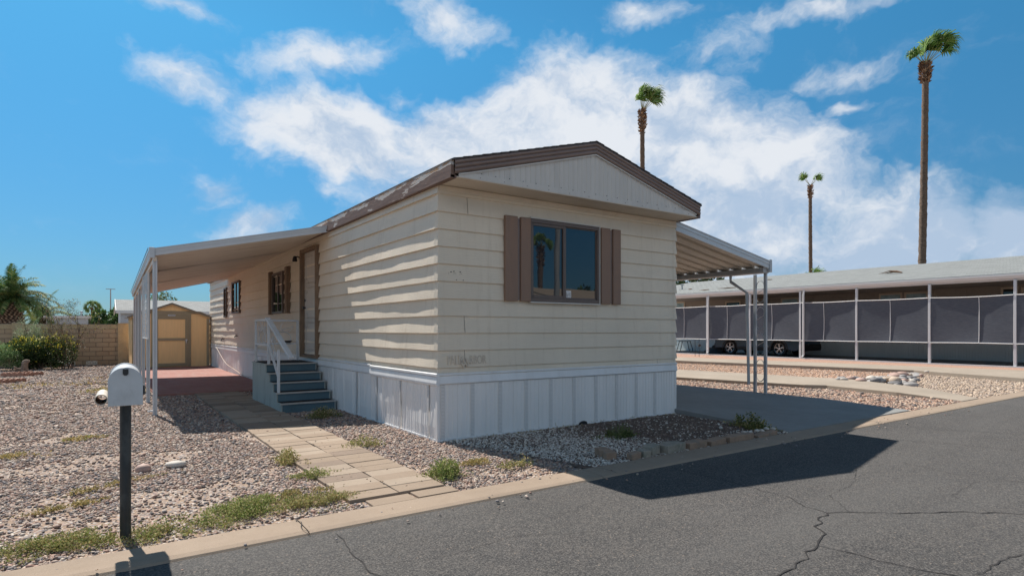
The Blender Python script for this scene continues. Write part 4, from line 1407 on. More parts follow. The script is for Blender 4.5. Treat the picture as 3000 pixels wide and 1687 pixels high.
def bar(mb, a, b, w, h=None):
    """rectangular bar between two points"""
    a = Vector(a); b = Vector(b); h = h or w
    d = (b - a).normalized()
    up = Vector((0, 0, 1)) if abs(d.z) < .95 else Vector((0, 1, 0))
    s1 = d.cross(up).normalized(); s2 = s1.cross(d).normalized()
    vs = []
    for p in (a, b):
        for i, j in ((-1, -1), (1, -1), (1, 1), (-1, 1)):
            vs.append(p + s1 * (w / 2 * i) + s2 * (h / 2 * j))
    mb.add(vs, [(0, 1, 2, 3), (7, 6, 5, 4), (0, 4, 5, 1), (1, 5, 6, 2), (2, 6, 7, 3), (3, 7, 4, 0)])
    return mb


rail = bar(MB(), (-.90, 4.42, 1.475), (-.90, 5.46, 1.475), .038)
bar(rail, (-.885, 5.46, 1.475), (-.15, 5.46, 1.475), .038)
rl = rail.build('railing', M['railing'], st, bevel=.003)
for a, b, nm in (((-.90, 4.44, .72), (-.90, 4.44, 1.48), 'rail_post'), ((-.90, 5.45, .72), (-.90, 5.45, 1.48), 'rail_post'), ((-.16, 5.45, .72), (-.16, 5.45, 1.48), 'rail_post'),
                 ((-.885, 3.83, .29), (-.885, 3.83, .98), 'rail_post')):
    bar(MB(), a, b, .040).build(nm, M['railing'], rl, bevel=.003)
bar(MB(), (-.90, 4.46, 1.045), (-.90, 5.43, 1.045), .032).build('mid_rail', M['railing'], rl)
bar(MB(), (-.88, 5.45, 1.045), (-.18, 5.45, 1.045), .032).build('mid_rail', M['railing'], rl)
bar(MB(), (-.90, 4.42, 1.05), (-.885, 3.85, .55), .030).build('lower_rail', M['railing'], rl)
bar(MB(), (-.905, 4.50, 1.50), (-.80, 3.36, .86), .085, .035).build('handrail', M['railing'], rl, bevel=.006)


def scroll2(c, u, w, h, mbm):
    """a pair of mirrored S scrolls in the plane spanned by u and z"""
    for sg in (1, -1):
        pts = []
        for i in range(22):    # upper curl
            a = i / 21 * 4.2; rr = w * .10 + w * .13 * (i / 21)
            pts.append((sg * (w * .25 + rr * math.cos(a + 2.0)), h * .36 + rr * math.sin(a + 2.0)))
        lo = []
        for i in range(22):
            a = i / 21 * 4.2; rr = w * .23 - w * .13 * (i / 21)
            lo.append((sg * (-.0 + w * .25 + rr * math.cos(-a + 1.2 + math.pi * .25)) * 1, -h * .34 + rr * math.sin(-a + 1.9)))
        P_ = [(c[0] + u[0] * a, c[1] + u[1] * a, c[2] + b) for a, b in pts + [(-sg * w * .02, h * .05)] + lo]
        mbm.tube(P_, .006, 5)


s2 = MB(); scroll2((-.90, 4.95, 1.25), (0, 1), .60, .36, s2); s2.build('scroll', M['railing'], rl, smooth=True)
s2 = MB(); scroll2((-.53, 5.45, 1.25), (1, 0), .60, .36, s2); s2.build('scroll', M['railing'], rl, smooth=True)
s2 = MB(); scroll2((-.89, 4.15, 1.02), (0, 1), .34, .40, s2); s2.build('scroll', M['railing'], rl, smooth=True)
ash = MB(); ash.lathe([(0, 0), (.05, 0), (.075, .02), (.08, .035), (.07, .035), (.06, .018), (0, .014)], (-.34, 5.44, 1.064), 16)
tag(ash.build('dish', M['black'], origin=(-.34, 5.44, 1.064), smooth=True), 'small black dish resting on the middle rail by the door', 'dish')

# =================================================================== MAILBOX
mbx = thing('mailbox', (-3.125, -1.72, 0), 'white domed mailbox on a dark steel post by the kerb', 'mailbox')
MX, MY = -3.11, -1.72


def arch(w, h, n=14):
    """outline of a mailbox end: flat base, straight sides, round top"""
    P = [(-w / 2, 0), (w / 2, 0)]
    for i in range(n + 1):
        a = math.pi * i / n
        P.append((w / 2 * math.cos(a), h - w / 2 + w / 2 * math.sin(a)))
    return P


ROT = Matrix.Translation((MX, MY, .855)) @ Matrix.Rotation(rad(-1.5), 4, 'Z')
def mprism(w, h, y0, y1, zoff=0, n=14):
    return MB().prism([(x, z + zoff) for x, z in arch(w, h, n)], 'y', y0, y1, M=ROT)
mprism(.168, .222, -.24, .22, 0, 20).build('box', M['mailbox'], mbx, smooth=True, angle=30)
mprism(.176, .228, -.262, -.243, -.004, 20).build('door', M['mailbox'], mbx, smooth=True, angle=30, bevel=.003)
mprism(.178, .230, .205, .228, -.002, 20).build('back_rim', M['mailbox'], mbx, smooth=True, angle=30)
lt_ = MB(); lt_.prism([(-.014, .214), (.014, .214), (.014, .185), (.006, .176), (-.006, .176), (-.014, .185)], 'y', -.270, -.2625, M=ROT)
lt_.build('latch', M['black'], mbx)
fl = MB(); fl.box(.087, .093, -.16, .02, .06, .085, M=ROT); fl.box(.088, .098, -.20, -.155, .05, .11, M=ROT); fl.build('flag', M['black'], mbx)
tb = MB()
pr = [(.033, -.20), (.033, .16), (.028, .16), (.028, -.195)]
R2 = ROT @ Matrix.Translation((-.122, .02, .030))
vs = []; fs = []; n = 20
for (r_, h_) in pr:
    for k in range(n):
        w = 2 * math.pi * k / n
        vs.append(R2 @ Vector((r_ * math.cos(w), h_, r_ * math.sin(w))))
for i in range(3):
    for k in range(n): fs.append((i * n + k, i * n + (k + 1) % n, (i + 1) * n + (k + 1) % n, (i + 1) * n + k))
fs.append((0, 0, 0)) if False else None
for k in range(n): fs.append((3 * n + k, 3 * n + (k + 1) % n, (k + 1) % n, k))
tb.add(vs, fs); tb.build('newspaper_tube', M['pipe'], mbx, smooth=True)
tb = MB(); vs = []; fs = []
for (r_, h_) in ((.0275, -.19), (.0275, 0), (.0275, .155)):
    for k in range(n):
        w = 2 * math.pi * k / n; vs.append(R2 @ Vector((r_ * math.cos(w), h_, r_ * math.sin(w))))
for i in range(2):
    for k in range(n): fs.append((i * n + k, i * n + (k + 1) % n, (i + 1) * n + (k + 1) % n, (i + 1) * n + k))
tb.add(vs, fs); tb.build('tube_lining', M['pipein'], mbx, smooth=True)
pp = MB(); pp.lathe([(.031, -.1), (.031, .40), (.0315, .41), (.031, .42), (.031, .852), (.0, .853)], (MX, MY, 0), 20); pp.build('post', M['post'], mbx, smooth=True, angle=50)
MB().box(-.07, .07, -.12, .12, -.006, -.001, M=ROT).build('bracket', M['post'], mbx)

# =================================================================== SHED
sh = thing('storage_shed', (-1.25, 17.2, 0), 'tan wooden garden shed with olive brown trim at the end of the patio', 'shed')
SX0, SX1, SY, SD = -2.40, -.08, 17.25, 3.0
EZ, PZ = 1.76, 2.20
SC = (SX0 + SX1) / 2
MB().prism([(SX0, 0.03), (SX1, 0.03), (SX1, EZ), (SC, PZ - .03), (SX0, EZ)], 'y', SY, SY + SD).build('wall', M['shedtan'], sh)
rf = MB(); rf.prism([(SX0 - .13, EZ - .05), (SC, PZ), (SX1 + .09, EZ - .03), (SX1 + .09, EZ), (SC, PZ + .035), (SX0 - .13, EZ - .02)], 'y', SY - .09, SY + SD + .08)
rf.build('roof', M['shedroof'], sh)
rf = MB(); rf.prism([(SX0 - .125, EZ - .085), (SC, PZ - .035), (SX1 + .085, EZ - .065), (SX1 + .085, EZ - .032), (SC, PZ - .002), (SX0 - .125, EZ - .052)], 'y', SY - .092, SY - .07)
rf.build('rake_board', M['shedtrim'], sh)
for a, b, c, d in ((SX0, SX0 + .11, .04, EZ - .06), (SX1 - .09, SX1, .04, EZ - .06), (SX0 + .55, SX0 + .66, .04, 1.855), (SX1 - .67, SX1 - .58, .04, 1.855), (SX0 + .66, SX1 - .67, 1.76, 1.855)):
    MB().box(a, b, SY - .022, SY - .001, c, d).build('trim_board', M['shedtrim'], sh)
mb = MB(); mb.prism([(SX0 + .11, 1.857), (SX1 - .09, 1.857), (SX1 - .30, 1.95), (SX0 + .30, 1.95)], 'y', SY - .018, SY - .001); mb.build('trim_board', M['shedtrim'], sh)
dd = MB().box(SX0 + .665, SX1 - .675, SY - .012, SY - .002, .06, 1.755).build('door', M['shedtan'], sh)
for a, b, c, d in ((SX0 + .667, SX0 + .74, .06, 1.755), (SX1 - .76, SX1 - .677, .06, 1.755), (SX0 + .74, SX1 - .76, .06, .16), (SX0 + .74, SX1 - .76, .93, 1.02), (SX0 + .74, SX1 - .76, 1.67, 1.755)):
    MB().box(a, b, SY - .036, SY - .013, c, d).build('door_trim', M['shedtrim'], dd)
MB().box(SX1 - .735, SX1 - .71, SY - .06, SY - .037, .84, .99).build('handle', M['chrome'], dd, bevel=.004)
MB().box(SX1 - .76, SX1 - .69, SY - .045, SY - .037, .92, .96).build('hasp', M['chrome'], dd)
sg = MB().box(-1.36, -1.14, SY - .030, SY - .023, 1.775, 1.832).build('sign', M['sign'], sh)
mb = MB(); x = -1.335
for w in (.018, .02, .014, .02, .017, .02, .013, .018):
    mb.box(x, x + w * .75, SY - .0322, SY - .0305, 1.79, 1.818); x += w + .006
sgn_ink = mb.build('lettering', M['signink'], sg)

# =================================================================== BLOCK WALL
bw = thing('block_wall', (-6, 20.8, 0), 'brown concrete block boundary wall with fluted pilasters behind the yard', 'wall')
MB().box(-30, 6, 20.82, 21.0, -.05, 1.335).build('wall', M['block'], bw)
mb = MB(); x = -30.0; rows = [[], []]
while x < 6:
    for f, o in ((0, 0), (.024, 0), (.026, .014), (.036, .014), (.038, 0)):
        rows[0].append((x + f, 20.80 + o, 1.337)); rows[1].append((x + f, 20.80 + o, 1.50))
    x += .038
mb.grid(rows); mb.box(-30, 6, 20.82, 21.0, 1.336, 1.498); mb.build('fluted_course', M['fluted'], bw)
MB().box(-30, 6, 20.79, 21.02, 1.501, 1.515).build('cap', M['cap'], bw)
for xp in (-5.80, -2.72, -8.9, -12.0, .4, 3.5):
    rows = [[], []]; x = xp
    while x < xp + .31:
        for f, o in ((0, 0), (.024, 0), (.026, .014), (.036, .014), (.038, 0)):
            rows[0].append((x + f, 20.755 + o, -.05)); rows[1].append((x + f, 20.755 + o, 1.54))
        x += .038
    mb = MB(); mb.grid(rows); mb.box(xp, x, 20.772, 21.04, -.05, 1.541); pl = mb.build('pilaster', M['fluted'], bw)
    MB().box(xp - .01, x + .01, 20.74, 21.05, 1.543, 1.56).build('cap', M['cap'], pl)
# two white decorative drain blocks at the foot
for xv in (-4.36, -3.70):
    v = MB(); w, h, z0 = .345, .145, .005
    v.box(xv, xv + w, 20.806, 20.818, z0, z0 + h)
    vo = v.build('vent_block', M['ventwhite'], bw)
    k = MB()
    for cx in (xv + w * .27, xv + w * .73):
        for (ax, az, bx, bz) in ((-.075, 0, -.028, .5), (-.028, .5, -.075, 1), (.075, 0, .028, .5), (.028, .5, .075, 1), (-.028, .5, .028, .5)):
            bar(k, (cx + ax, 20.803, z0 + h * az), (cx + bx, 20.803, z0 + h * bz), .010, .012)
    bar(k, (xv, 20.803, z0), (xv, 20.803, z0 + h), .008); bar(k, (xv + w, 20.803, z0), (xv + w, 20.803, z0 + h), .008)
    k.build('fretwork', M['block'], vo)

# =================================================================== NEIGHBOUR HOME
nh = thing('neighbour_home', (26.9, 6, 0), 'long taupe manufactured home with a pale shingle roof reaching over its carport on the right', 'manufactured home')
NX0, NX1, NY0, NY1 = 26.9, 35.0, -9.0, 20.4
# grooved siding
def grooved(name, x, z0, z1, m, pitch, dep):
    rows = [[], []]; y = NY0
    while y < NY1:
        for f, o in ((0, 0), (pitch - .03, 0), (pitch - .025, dep), (pitch - .008, dep), (pitch - .003, 0)):
            rows[0].append((x + o, y + f, z0)); rows[1].append((x + o, y + f, z1))
        y += pitch
    MB().grid(rows).build(name, m, nh)
grooved('wall', NX0, .78, 3.12, M['nwall'], .205, .012)
grooved('skirting', NX0 - .01, -.02, .76, M['nskirt'], .10, .014)
MB().box(NX0 + .02, NX1, NY0, NY1, 0, 3.1).build('wall_core', M['nwall'], nh)
MB().box(NX0 - .03, NX0 - .012, NY0, NY1, .745, .79).build('belt_trim', M['nwall'], nh)
RXr, RZr, EXn, EZn = 30.8, 4.60, 22.97, 3.27
rf = MB(); rf.prism([(EXn, EZn - .01), (RXr, RZr), (38.6, EZn), (38.6, EZn + .03), (RXr, RZr + .035), (EXn, EZn + .02)], 'y', NY0 - .3, 20.9)
rf.build('roof', M['shingle_grey'], nh)
MB().box(EXn + .05, NX0 - .01, NY0, 20.6, 3.085, 3.11).build('soffit', M['nwall'], nh)
gt = MB(); gt.prism([(EXn - .02, 3.262), (EXn - .10, 3.262), (EXn - .10, 3.20), (EXn - .075, 3.15), (EXn - .05, 3.10), (EXn + .02, 3.10), (EXn + .02, 3.2)], 'y', NY0 - .3, 20.9)
gt.build('gutter', M['farwhite'], nh)
gt = MB(); gt.prism([(EXn + .03, 3.04), (EXn + .25, 3.04), (EXn + .25, 3.18), (EXn + .03, 3.18)], 'y', NY0 - .3, 20.9); gt.build('header_beam', M['farwhite'], nh)
PY_ = [-4.3, -1.75, .82, 3.42, 6.1, 8.55, 11.1, 13.6, 16.15, 18.7]
for y in PY_:
    MB().box(22.925, 23.015, y - .042, y + .042, 0, 3.05).build('post', M['farwhite'], nh, bevel=.008)
for i, y in enumerate((13.48, 8.36)):
    d = MB(); d.tube([(22.92, y, 3.10), (22.90, y, 2.98), (22.88, y, 2.86), (22.88, y, .16), (22.70, y - .02, .06)], .042, 4)
    d.build('downspout', M['farwhite'], nh)
def nwin(y0, y1, z0, z1, kind='glass2'):
    f = MB(); t = .075
    f.box(NX0 - .05, NX0, y0 - t, y1 + t, z1, z1 + t); f.box(NX0 - .05, NX0, y0 - t, y1 + t, z0 - t, z0); f.box(NX0 - .05, NX0, y0 - t, y0, z0, z1); f.box(NX0 - .05, NX0, y1, y1 + t, z0, z1)
    w = f.build('window', M['ntrim'], nh)
    MB().box(NX0 - .02, NX0 - .012, y0, y1, z0, z1).build('pane', M[kind], w)
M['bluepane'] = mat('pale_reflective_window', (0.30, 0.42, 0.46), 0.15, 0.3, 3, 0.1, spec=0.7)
nwin(18.3, 18.9, 2.2, 3.0, 'bluepane'); nwin(14.35, 15.2, 1.7, 2.9, 'glass2'); nwin(10.9, 11.75, 1.6, 2.93, 'bluepane')
nwin(6.02, 6.85, 1.6, 2.93, 'bluepane'); nwin(4.98, 5.78, 1.6, 2.93, 'bluepane'); nwin(1.85, 2.25, 1.2, 2.95, 'glass2'); nwin(.6, 1.6, 1.6, 2.93, 'bluepane')
nwin(-3.4, -2.2, 1.6, 2.93, 'bluepane')
MB().box(NX0 - .03, NX0 - .004, 2.42, 2.62, .8, 3.1).build('corner_board', M['nwall'], nh)
for x, y in ((25.2, 20.0), (25.6, 17.4)):
    zz = EZn + (RZr - EZn) * (x - EXn) / (RXr - EXn)
    v = MB(); v.lathe([(.04, 0), (.04, .26), (.12, .28), (.12, .31), (0, .36)], (x, y, zz), 12); v.box(x - .14, x + .14, y - .14, y + .14, zz - .02, zz + .03); v.build('roof_vent', M['pole'], nh)
# shade cloths hung between the posts, each with white hems and a white seam
SC_ = [(18.7, 16.15, 17.4), (16.15, 13.6, 15.1), (13.6, 11.1, 12.38), (11.1, 8.55, 9.95), (8.55, 6.1, 7.48), (6.1, 3.42, 4.80), (3.42, .82, 1.85), (.82, -1.75, -.4), (-1.75, -4.3, -3.0)]
SLBL = ['dark shade cloth at the far left end, mostly hidden behind the beige home',
        'dark shade cloth at the left end, above the small stool and the black tarp',
        'dark shade cloth hung directly above the rear wheel of the parked car',
        'dark shade cloth hung above the front wheel of the parked car, behind the scrolled post',
        'dark shade cloth hung just right of the front bumper of the parked car',
        'dark shade cloth hung in the middle bay under the wide double window',
        'rightmost dark shade cloth fully in view, hung below the narrow window',
        'dark shade cloth cut by the right edge of the picture', 'dark shade cloth beyond the right edge of the picture']
for i, (ya, yb, ys) in enumerate(SC_):
    if i in (0, 8): continue
    t = thing('shade_cloth', (22.935, (ya + yb) / 2, .81), SLBL[i], 'shade screen', 'dark shade cloths hung between the carport posts')
    r = random.Random(40 + i)
    a, b = ya - .045, yb + .045
    rows = []; NN = 22; MMM = 14
    sag = r.uniform(.02, .05); bl = r.uniform(.035, .075); sh_ = r.uniform(-.2, .2)
    def pt(u, v):
        y = a + (b - a) * u
        z = .815 + (2.53 - .815) * v - sag * math.sin(math.pi * u) * (.4 if v < .5 else 1) * (1 if v > .5 else -1) * .6
        # two billows either side of the seam
        us = (a - ys) / (a - b)
        w = math.sin(math.pi * (u / us if u < us else (1 - u) / (1 - us)))
        vv = min(1, max(0, v))
        o = -bl * math.sin(math.pi * u) ** .8 * math.sin(math.pi * vv) ** .7 + .012 * abs(w) * math.sin(math.pi * vv) + .006 * math.sin(9 * u + 7 * v + i) * math.sin(math.pi * vv)
        return (22.935 - o, y, z)
    us = (a - ys) / (a - b)
    UU = [us * k / 12 for k in range(12)] + [us + (1 - us) * k / 12 for k in range(13)]
    for j in range(MMM + 1): rows.append([pt(u_, j / MMM) for u_ in UU])
    cl = MB().grid(rows).build('cloth', M['screen'], t, smooth='full')
    for v, nm in ((0, 'hem'), (1, 'hem')):
        h = MB(); h.tube([(p[0] - .012, p[1], p[2]) for p in rows[0 if v == 0 else -1]], .016, 5, flat=1.0); h.build(nm, M['farwhite'], t)
    us = (a - ys) / (a - b)
    h = MB(); h.tube([(pt(us, j / MMM)[0] - .014, ys, pt(us, j / MMM)[2]) for j in range(MMM + 1)], .014, 5); h.build('seam', M['farwhite'], t)

# =================================================================== CAR under the shade cloths
car = thing('parked_car', (24.95, 11.4, 0.015), 'dark blue sport utility car parked under the carport behind the shade cloths', 'car')
CX0, CX1 = 24.02, 25.86      # width
YR, YF = 13.95, 9.10         # rear, front
WR, WF = 12.98, 10.22        # wheel centres
zc = .015
side_poly = []
def arc(cy, r, z, a0, a1, n=10):
    return [(cy + r * math.cos(rad(a0 + (a1 - a0) * i / n)), z + r * math.sin(rad(a0 + (a1 - a0) * i / n))) for i in range(n + 1)]
low = [(YR, .50), (YR - .02, .36)] + arc(WR, .41, .37, 0, 180) + [(WR - .45, .25), (WF + .45, .25)] + arc(WF, .41, .37, 0, 180) + [(YF + .30, .27), (YF + .06, .36)]
up = [(YF, .55), (YF + .02, .74), (YF + .12, .90), (YF + .45, .98), (YF + 1.15, 1.06), (YR - .30, 1.14), (YR - .05, 1.02), (YR + .02, .75)]
poly = low + up
poly = [(y, z + zc) for y, z in poly]
n = len(poly)
vs = []
for fx, sc_ in ((0, .955), (.06, 1.0), (.94, 1.0), (1, .955)):
    for (y, z) in poly:
        yc = (YR + YF) / 2
        vs.append((CX0 + (CX1 - CX0) * fx, yc + (y - yc) * sc_ ** .6, z if z > .45 or True else z))
fs = []
for k in range(3):
    for i in range(n): fs.append((k * n + i, k * n + (i + 1) % n, (k + 1) * n + (i + 1) % n, (k + 1) * n + i))
fs.append(tuple(range(n))); fs.append(tuple(range(3 * n, 4 * n)))
MB().add(vs, fs).build('body', M['carpaint'], car, smooth=True, angle=30)
cab = [(YF + 1.15, 1.06), (YF + 1.95, 1.60), (YF + 2.5, 1.68), (YR - .9, 1.67), (YR - .35, 1.55), (YR - .08, 1.08)]
vs = []
for fx, k in ((.05, 0), (.13, 1), (.87, 1), (.95, 0)):
    pass
A_ = [(CX0 + .06, y, z + zc) for y, z in (cab[0], cab[-1])]
MB().add([(CX0 + .08, YF + 1.15, 1.06), (CX1 - .08, YF + 1.15, 1.06), (CX1 - .24, YF + 1.98, 1.62), (CX0 + .24, YF + 1.98, 1.62),
          (CX0 + .25, YR - .45, 1.60), (CX1 - .25, YR - .45, 1.60), (CX1 - .08, YR - .06, 1.08), (CX0 + .08, YR - .06, 1.08)],
         [(0, 1, 2, 3), (3, 2, 5, 4), (4, 5, 6, 7), (0, 3, 4, 7), (1, 6, 5, 2)]).build('windows', M['glass'], car)
MB().prism([(YF + 1.95, 1.60), (YF + 2.5, 1.69), (YR - .9, 1.68), (YR - .32, 1.58), (YR - .5, 1.62), (YF + 2.0, 1.63)], 'x', CX0 + .23, CX1 - .23).build('roof', M['carpaint'], car)
# black plastic cladding: sill, arches, bumpers
cl = MB(); cl.box(CX0 - .012, CX0 + .05, WF + .44, WR - .44, .26, .45); cl.build('sill', M['carblack'], car, bevel=.01)
cl = MB(); cl.box(CX1 - .05, CX1 + .012, WF + .44, WR - .44, .26, .45); cl.build('sill', M['carblack'], car, bevel=.01)
for wy in (WR, WF):
    for cx, sx in ((CX0, -1), (CX1, 1)):
        o_ = arc(wy, .455, .385, -8, 188, 16); i_ = arc(wy, .405, .385, -8, 188, 16)
        MB().prism(o_ + i_[::-1], 'x', cx + sx * .012, cx - sx * .05).build('arch_trim', M['carblack'], car)
        w = MB(); cxw = cx - sx * .11
        pr = [(.20, -.09), (.225, -.10), (.345, -.10), (.37, -.07), (.37, .07), (.345, .10), (.225, .10), (.20, .09)]
        w.lathe([(a, b * -sx) for a, b in pr], (cxw, wy, .385), 32, axis='x')
        wh = w.build('wheel', M['tyre'], car, smooth=True, angle=50)
        rm = MB(); rm.lathe([(.235, .098 * sx), (.250, .102 * sx), (.252, .06 * sx), (.22, .05 * sx), (.215, -.06 * sx)], (cxw, wy, .385), 32, axis='x')
        for k in range(5):
            a = rad(90 + 72 * k)
            for da in (-.15, .15):
                p0 = Vector((cxw + sx * .085, wy + .05 * math.cos(a), .385 + .05 * math.sin(a))); p1 = Vector((cxw + sx * .092, wy + .238 * math.cos(a + da), .385 + .238 * math.sin(a + da)))
                bar(rm, p0, p1, .030, .02)
        rm.lathe([(0, .10 * sx), (.05, .098 * sx), (.06, .075 * sx)], (cxw, wy, .385), 16, axis='x')
        rm.build('rim', M['chrome'], wh, smooth=True, angle=40)
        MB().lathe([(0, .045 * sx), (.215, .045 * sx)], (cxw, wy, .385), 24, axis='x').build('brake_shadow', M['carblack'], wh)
b_ = MB(); b_.prism([(YF - .03, .30), (YF - .06, .45), (YF - .04, .62), (YF + .10, .62), (YF + .25, .30)], 'x', CX0 + .12, CX1 - .12); b_.build('front_bumper', M['carblack'], car, bevel=.02)
b_ = MB(); b_.prism([(YR + .03, .36), (YR + .05, .60), (YR - .10, .62), (YR - .2, .36)], 'x', CX0 + .08, CX1 - .08); b_.build('rear_bumper', M['carblack'], car, bevel=.02)
g_ = MB(); bar(g_, (CX0 + .03, YF + .34, .80), (CX0 + .14, YF + .04, .60), .02); bar(g_, (CX0 + .14, YF + .03, .60), (CX0 + .6, YF - .045, .60), .02); g_.build('chrome_strip', M['chrome'], car)
g_ = MB(); bar(g_, (CX0 + .02, YF + .38, .42), (CX0 + .10, YF + .08, .44), .02); bar(g_, (CX0 + .10, YF + .08, .44), (CX0 + .14, YF + .02, .52), .02); g_.build('chrome_strip', M['chrome'], car)
MB().box(CX0 - .004, CX0 + .2, YF + .12, YF + .5, .74, .86).build('headlight', M['bluepane'], car, bevel=.02)
g_ = MB(); bar(g_, (CX0 - .014, 11.0, .48), (CX0 - .014, 10.75, .485), .012); g_.build('badge_strip', M['chrome'], car)

# things in the neighbour's carport
so_ = thing('stool', (26.1, 17.6, .015), 'small stool with splayed dark legs against the pale skirting of the far carport', 'stool')
MB().box(25.93, 26.27, 17.25, 17.95, .60, .63).build('seat', M['carblack'], so_, bevel=.01)
for a, b, c, d in ((25.97, 17.3, 25.93, 17.12), (26.23, 17.3, 26.27, 17.12), (25.97, 17.9, 25.93, 18.08), (26.23, 17.9, 26.27, 18.08)):
    bar(MB(), (a, b, .60), (c, d, .015), .028).build('leg', M['carblack'], so_)
ps = thing('plant_stand', (20.85, 12.6, 0), 'thin black metal rod stand on the gravel beside the far carport', 'stand')
for dy in (-.12, .12):
    t = MB(); t.tube([(20.85, 12.6 + dy, -.02), (20.85, 12.6 + dy, .86 if dy < 0 else .80)], .012, 6); t.build('rod', M['black'], ps)
t = MB(); t.tube([(20.85, 12.48, .84), (20.85, 12.72, .82)], .010, 6); t.build('crossbar', M['black'], ps)
t = MB(); t.lathe([(0, 0), (.06, .0), (.08, .05), (.06, .10), (0, .11)], (20.85, 12.46, .50), 12); t.build('cup', M['black'], ps, smooth=True)
tp = MB(); r = random.Random(9)
rows = []
for j in range(7):
    v = j / 6
    rows.append([(25.0 - .25 * math.sin(math.pi * u / 12) + .05 * r.uniform(-1, 1) + (.5 - v) * .5, 15.3 - u / 12 * 1.35, max(.03, (.70 * (u / 12) ** .8) * (1 - abs(2 * v - 1) ** 2.2) + .03 * r.uniform(-1, 1))) for u in range(13)])
tag(MB().grid(rows).build('tarp', M['darkcloth'], origin=(25.0, 14.6, 0), smooth='full'), 'black crumpled tarp heaped behind the rear of the parked car', 'tarp')
# fallen dry fronds on the neighbour's roof
def roofz(x): return EZn + (RZr - EZn) * (x - EXn) / (RXr - EXn) + .035
for i, (x, y, L, a, lbl) in enumerate(((26.0, 5.6, 1.0, 65, 'large curled dry palm frond lying on the grey roof left of the tall right palm'),
                                   (24.1, 12.7, 1.3, 88, 'long thin dry frond stalk lying low on the grey roof behind the carport post'),
                                   (23.9, 14.2, .7, 60, 'short dry frond scrap on the grey roof just left of the carport post'),
                                   (27.6, 12.8, .7, 80, 'dry brown scrap near the ridge of the grey roof'),
                                   (25.0, 16.2, .5, 75, 'small brown leaf scrap at the left end of the grey roof'))):
    mb = MB(); r = random.Random(i)
    z = roofz(x)
    for k in range(9 if i == 0 else 3):
        ca = rad(a + r.uniform(-18, 18)); l = L * r.uniform(.5, 1)
        p0 = Vector((x, y, z + .03)); dirn = Vector((math.cos(ca) * .25, math.sin(ca), 0)); p1 = p0 + dirn * l * .5 + Vector((dirn.x * l * .5 * .165, 0, .10 * r.uniform(.3, 1) * (1.6 if i == 0 else .6))); p2 = p0 + dirn * l
        p1.z = roofz(p1.x) + (.16 if i == 0 else .05) * r.uniform(.4, 1); p2.z = roofz(p2.x) + .03
        mb.tube([p0, p1, p2], [.05 if i == 0 else .035, .04, .01], 5, flat=.5)
    tag(mb.build('dry_frond', M['dead'], origin=(x, y, z)), lbl, 'palm frond', 'dry fronds fallen on the far roof')

# =================================================================== STONES ON THE GROUND (numpy)
ICO_V = None


def ico():
    p = (1 + 5 ** .5) / 2
    v = np.array([(-1, p, 0), (1, p, 0), (-1, -p, 0), (1, -p, 0), (0, -1, p), (0, 1, p), (0, -1, -p), (0, 1, -p), (p, 0, -1), (p, 0, 1), (-p, 0, -1), (-p, 0, 1)], float)
    v /= np.linalg.norm(v[0])
    f = np.array([(0, 11, 5), (0, 5, 1), (0, 1, 7), (0, 7, 10), (0, 10, 11), (1, 5, 9), (5, 11, 4), (11, 10, 2), (10, 7, 6), (7, 1, 8), (3, 9, 4), (3, 4, 2), (3, 2, 6), (3, 6, 8), (3, 8, 9), (4, 9, 5), (2, 4, 11), (6, 2, 10), (8, 6, 7), (9, 8, 1)])
    return v, f


IV, IF = ico()
camxy = np.array([CAM.x, CAM.y]); fw = np.array([FWD.x, FWD.y]); rt = np.array([RGT.x, RGT.y])


def visible(P, m=0.25):
    d = (P - camxy) @ fw; s_ = (P - camxy) @ rt
    return (d > 1.5) & (np.abs(s_) < d * (1288 / 1491 + m) + .5)


def pip(P, poly):
    x, y = P[:, 0], P[:, 1]; ins = np.zeros(len(P), bool); n = len(poly)
    for i in range(n):
        x1, y1 = poly[i]; x2, y2 = poly[(i + 1) % n]
        c = ((y1 > y) != (y2 > y)) & (x < (x2 - x1) * (y - y1) / (y2 - y1 + 1e-12) + x1)
        ins ^= c
    return ins


def vnoise(P, sc, seed):
    r_ = np.random.default_rng(seed); G = r_.random((64, 64))
    u = P * sc; i = np.floor(u).astype(int); f = u - i; f = f * f * (3 - 2 * f)
    g = lambda a, b: G[(i[:, 0] + a) % 64, (i[:, 1] + b) % 64]
    return (g(0, 0) * (1 - f[:, 0]) + g(1, 0) * f[:, 0]) * (1 - f[:, 1]) + (g(0, 1) * (1 - f[:, 0]) + g(1, 1) * f[:, 0]) * f[:, 1]


TONE = np.array([(0.42, 0.35, 0.315), (0.31, 0.22, 0.185), (0.185, 0.175, 0.185), (0.50, 0.43, 0.37), (0.38, 0.26, 0.22), (0.25, 0.24, 0.255), (0.55, 0.50, 0.45), (0.33, 0.255, 0.22), (0.125, 0.12, 0.13), (0.45, 0.325, 0.275)])
TONE = np.clip(TONE * np.array([.88, .82, .765]), 0, .7)
WHITE = np.array([(0.60, 0.57, 0.52), (0.50, 0.47, 0.43), (0.66, 0.63, 0.58), (0.36, 0.32, 0.28), (0.56, 0.49, 0.42)])


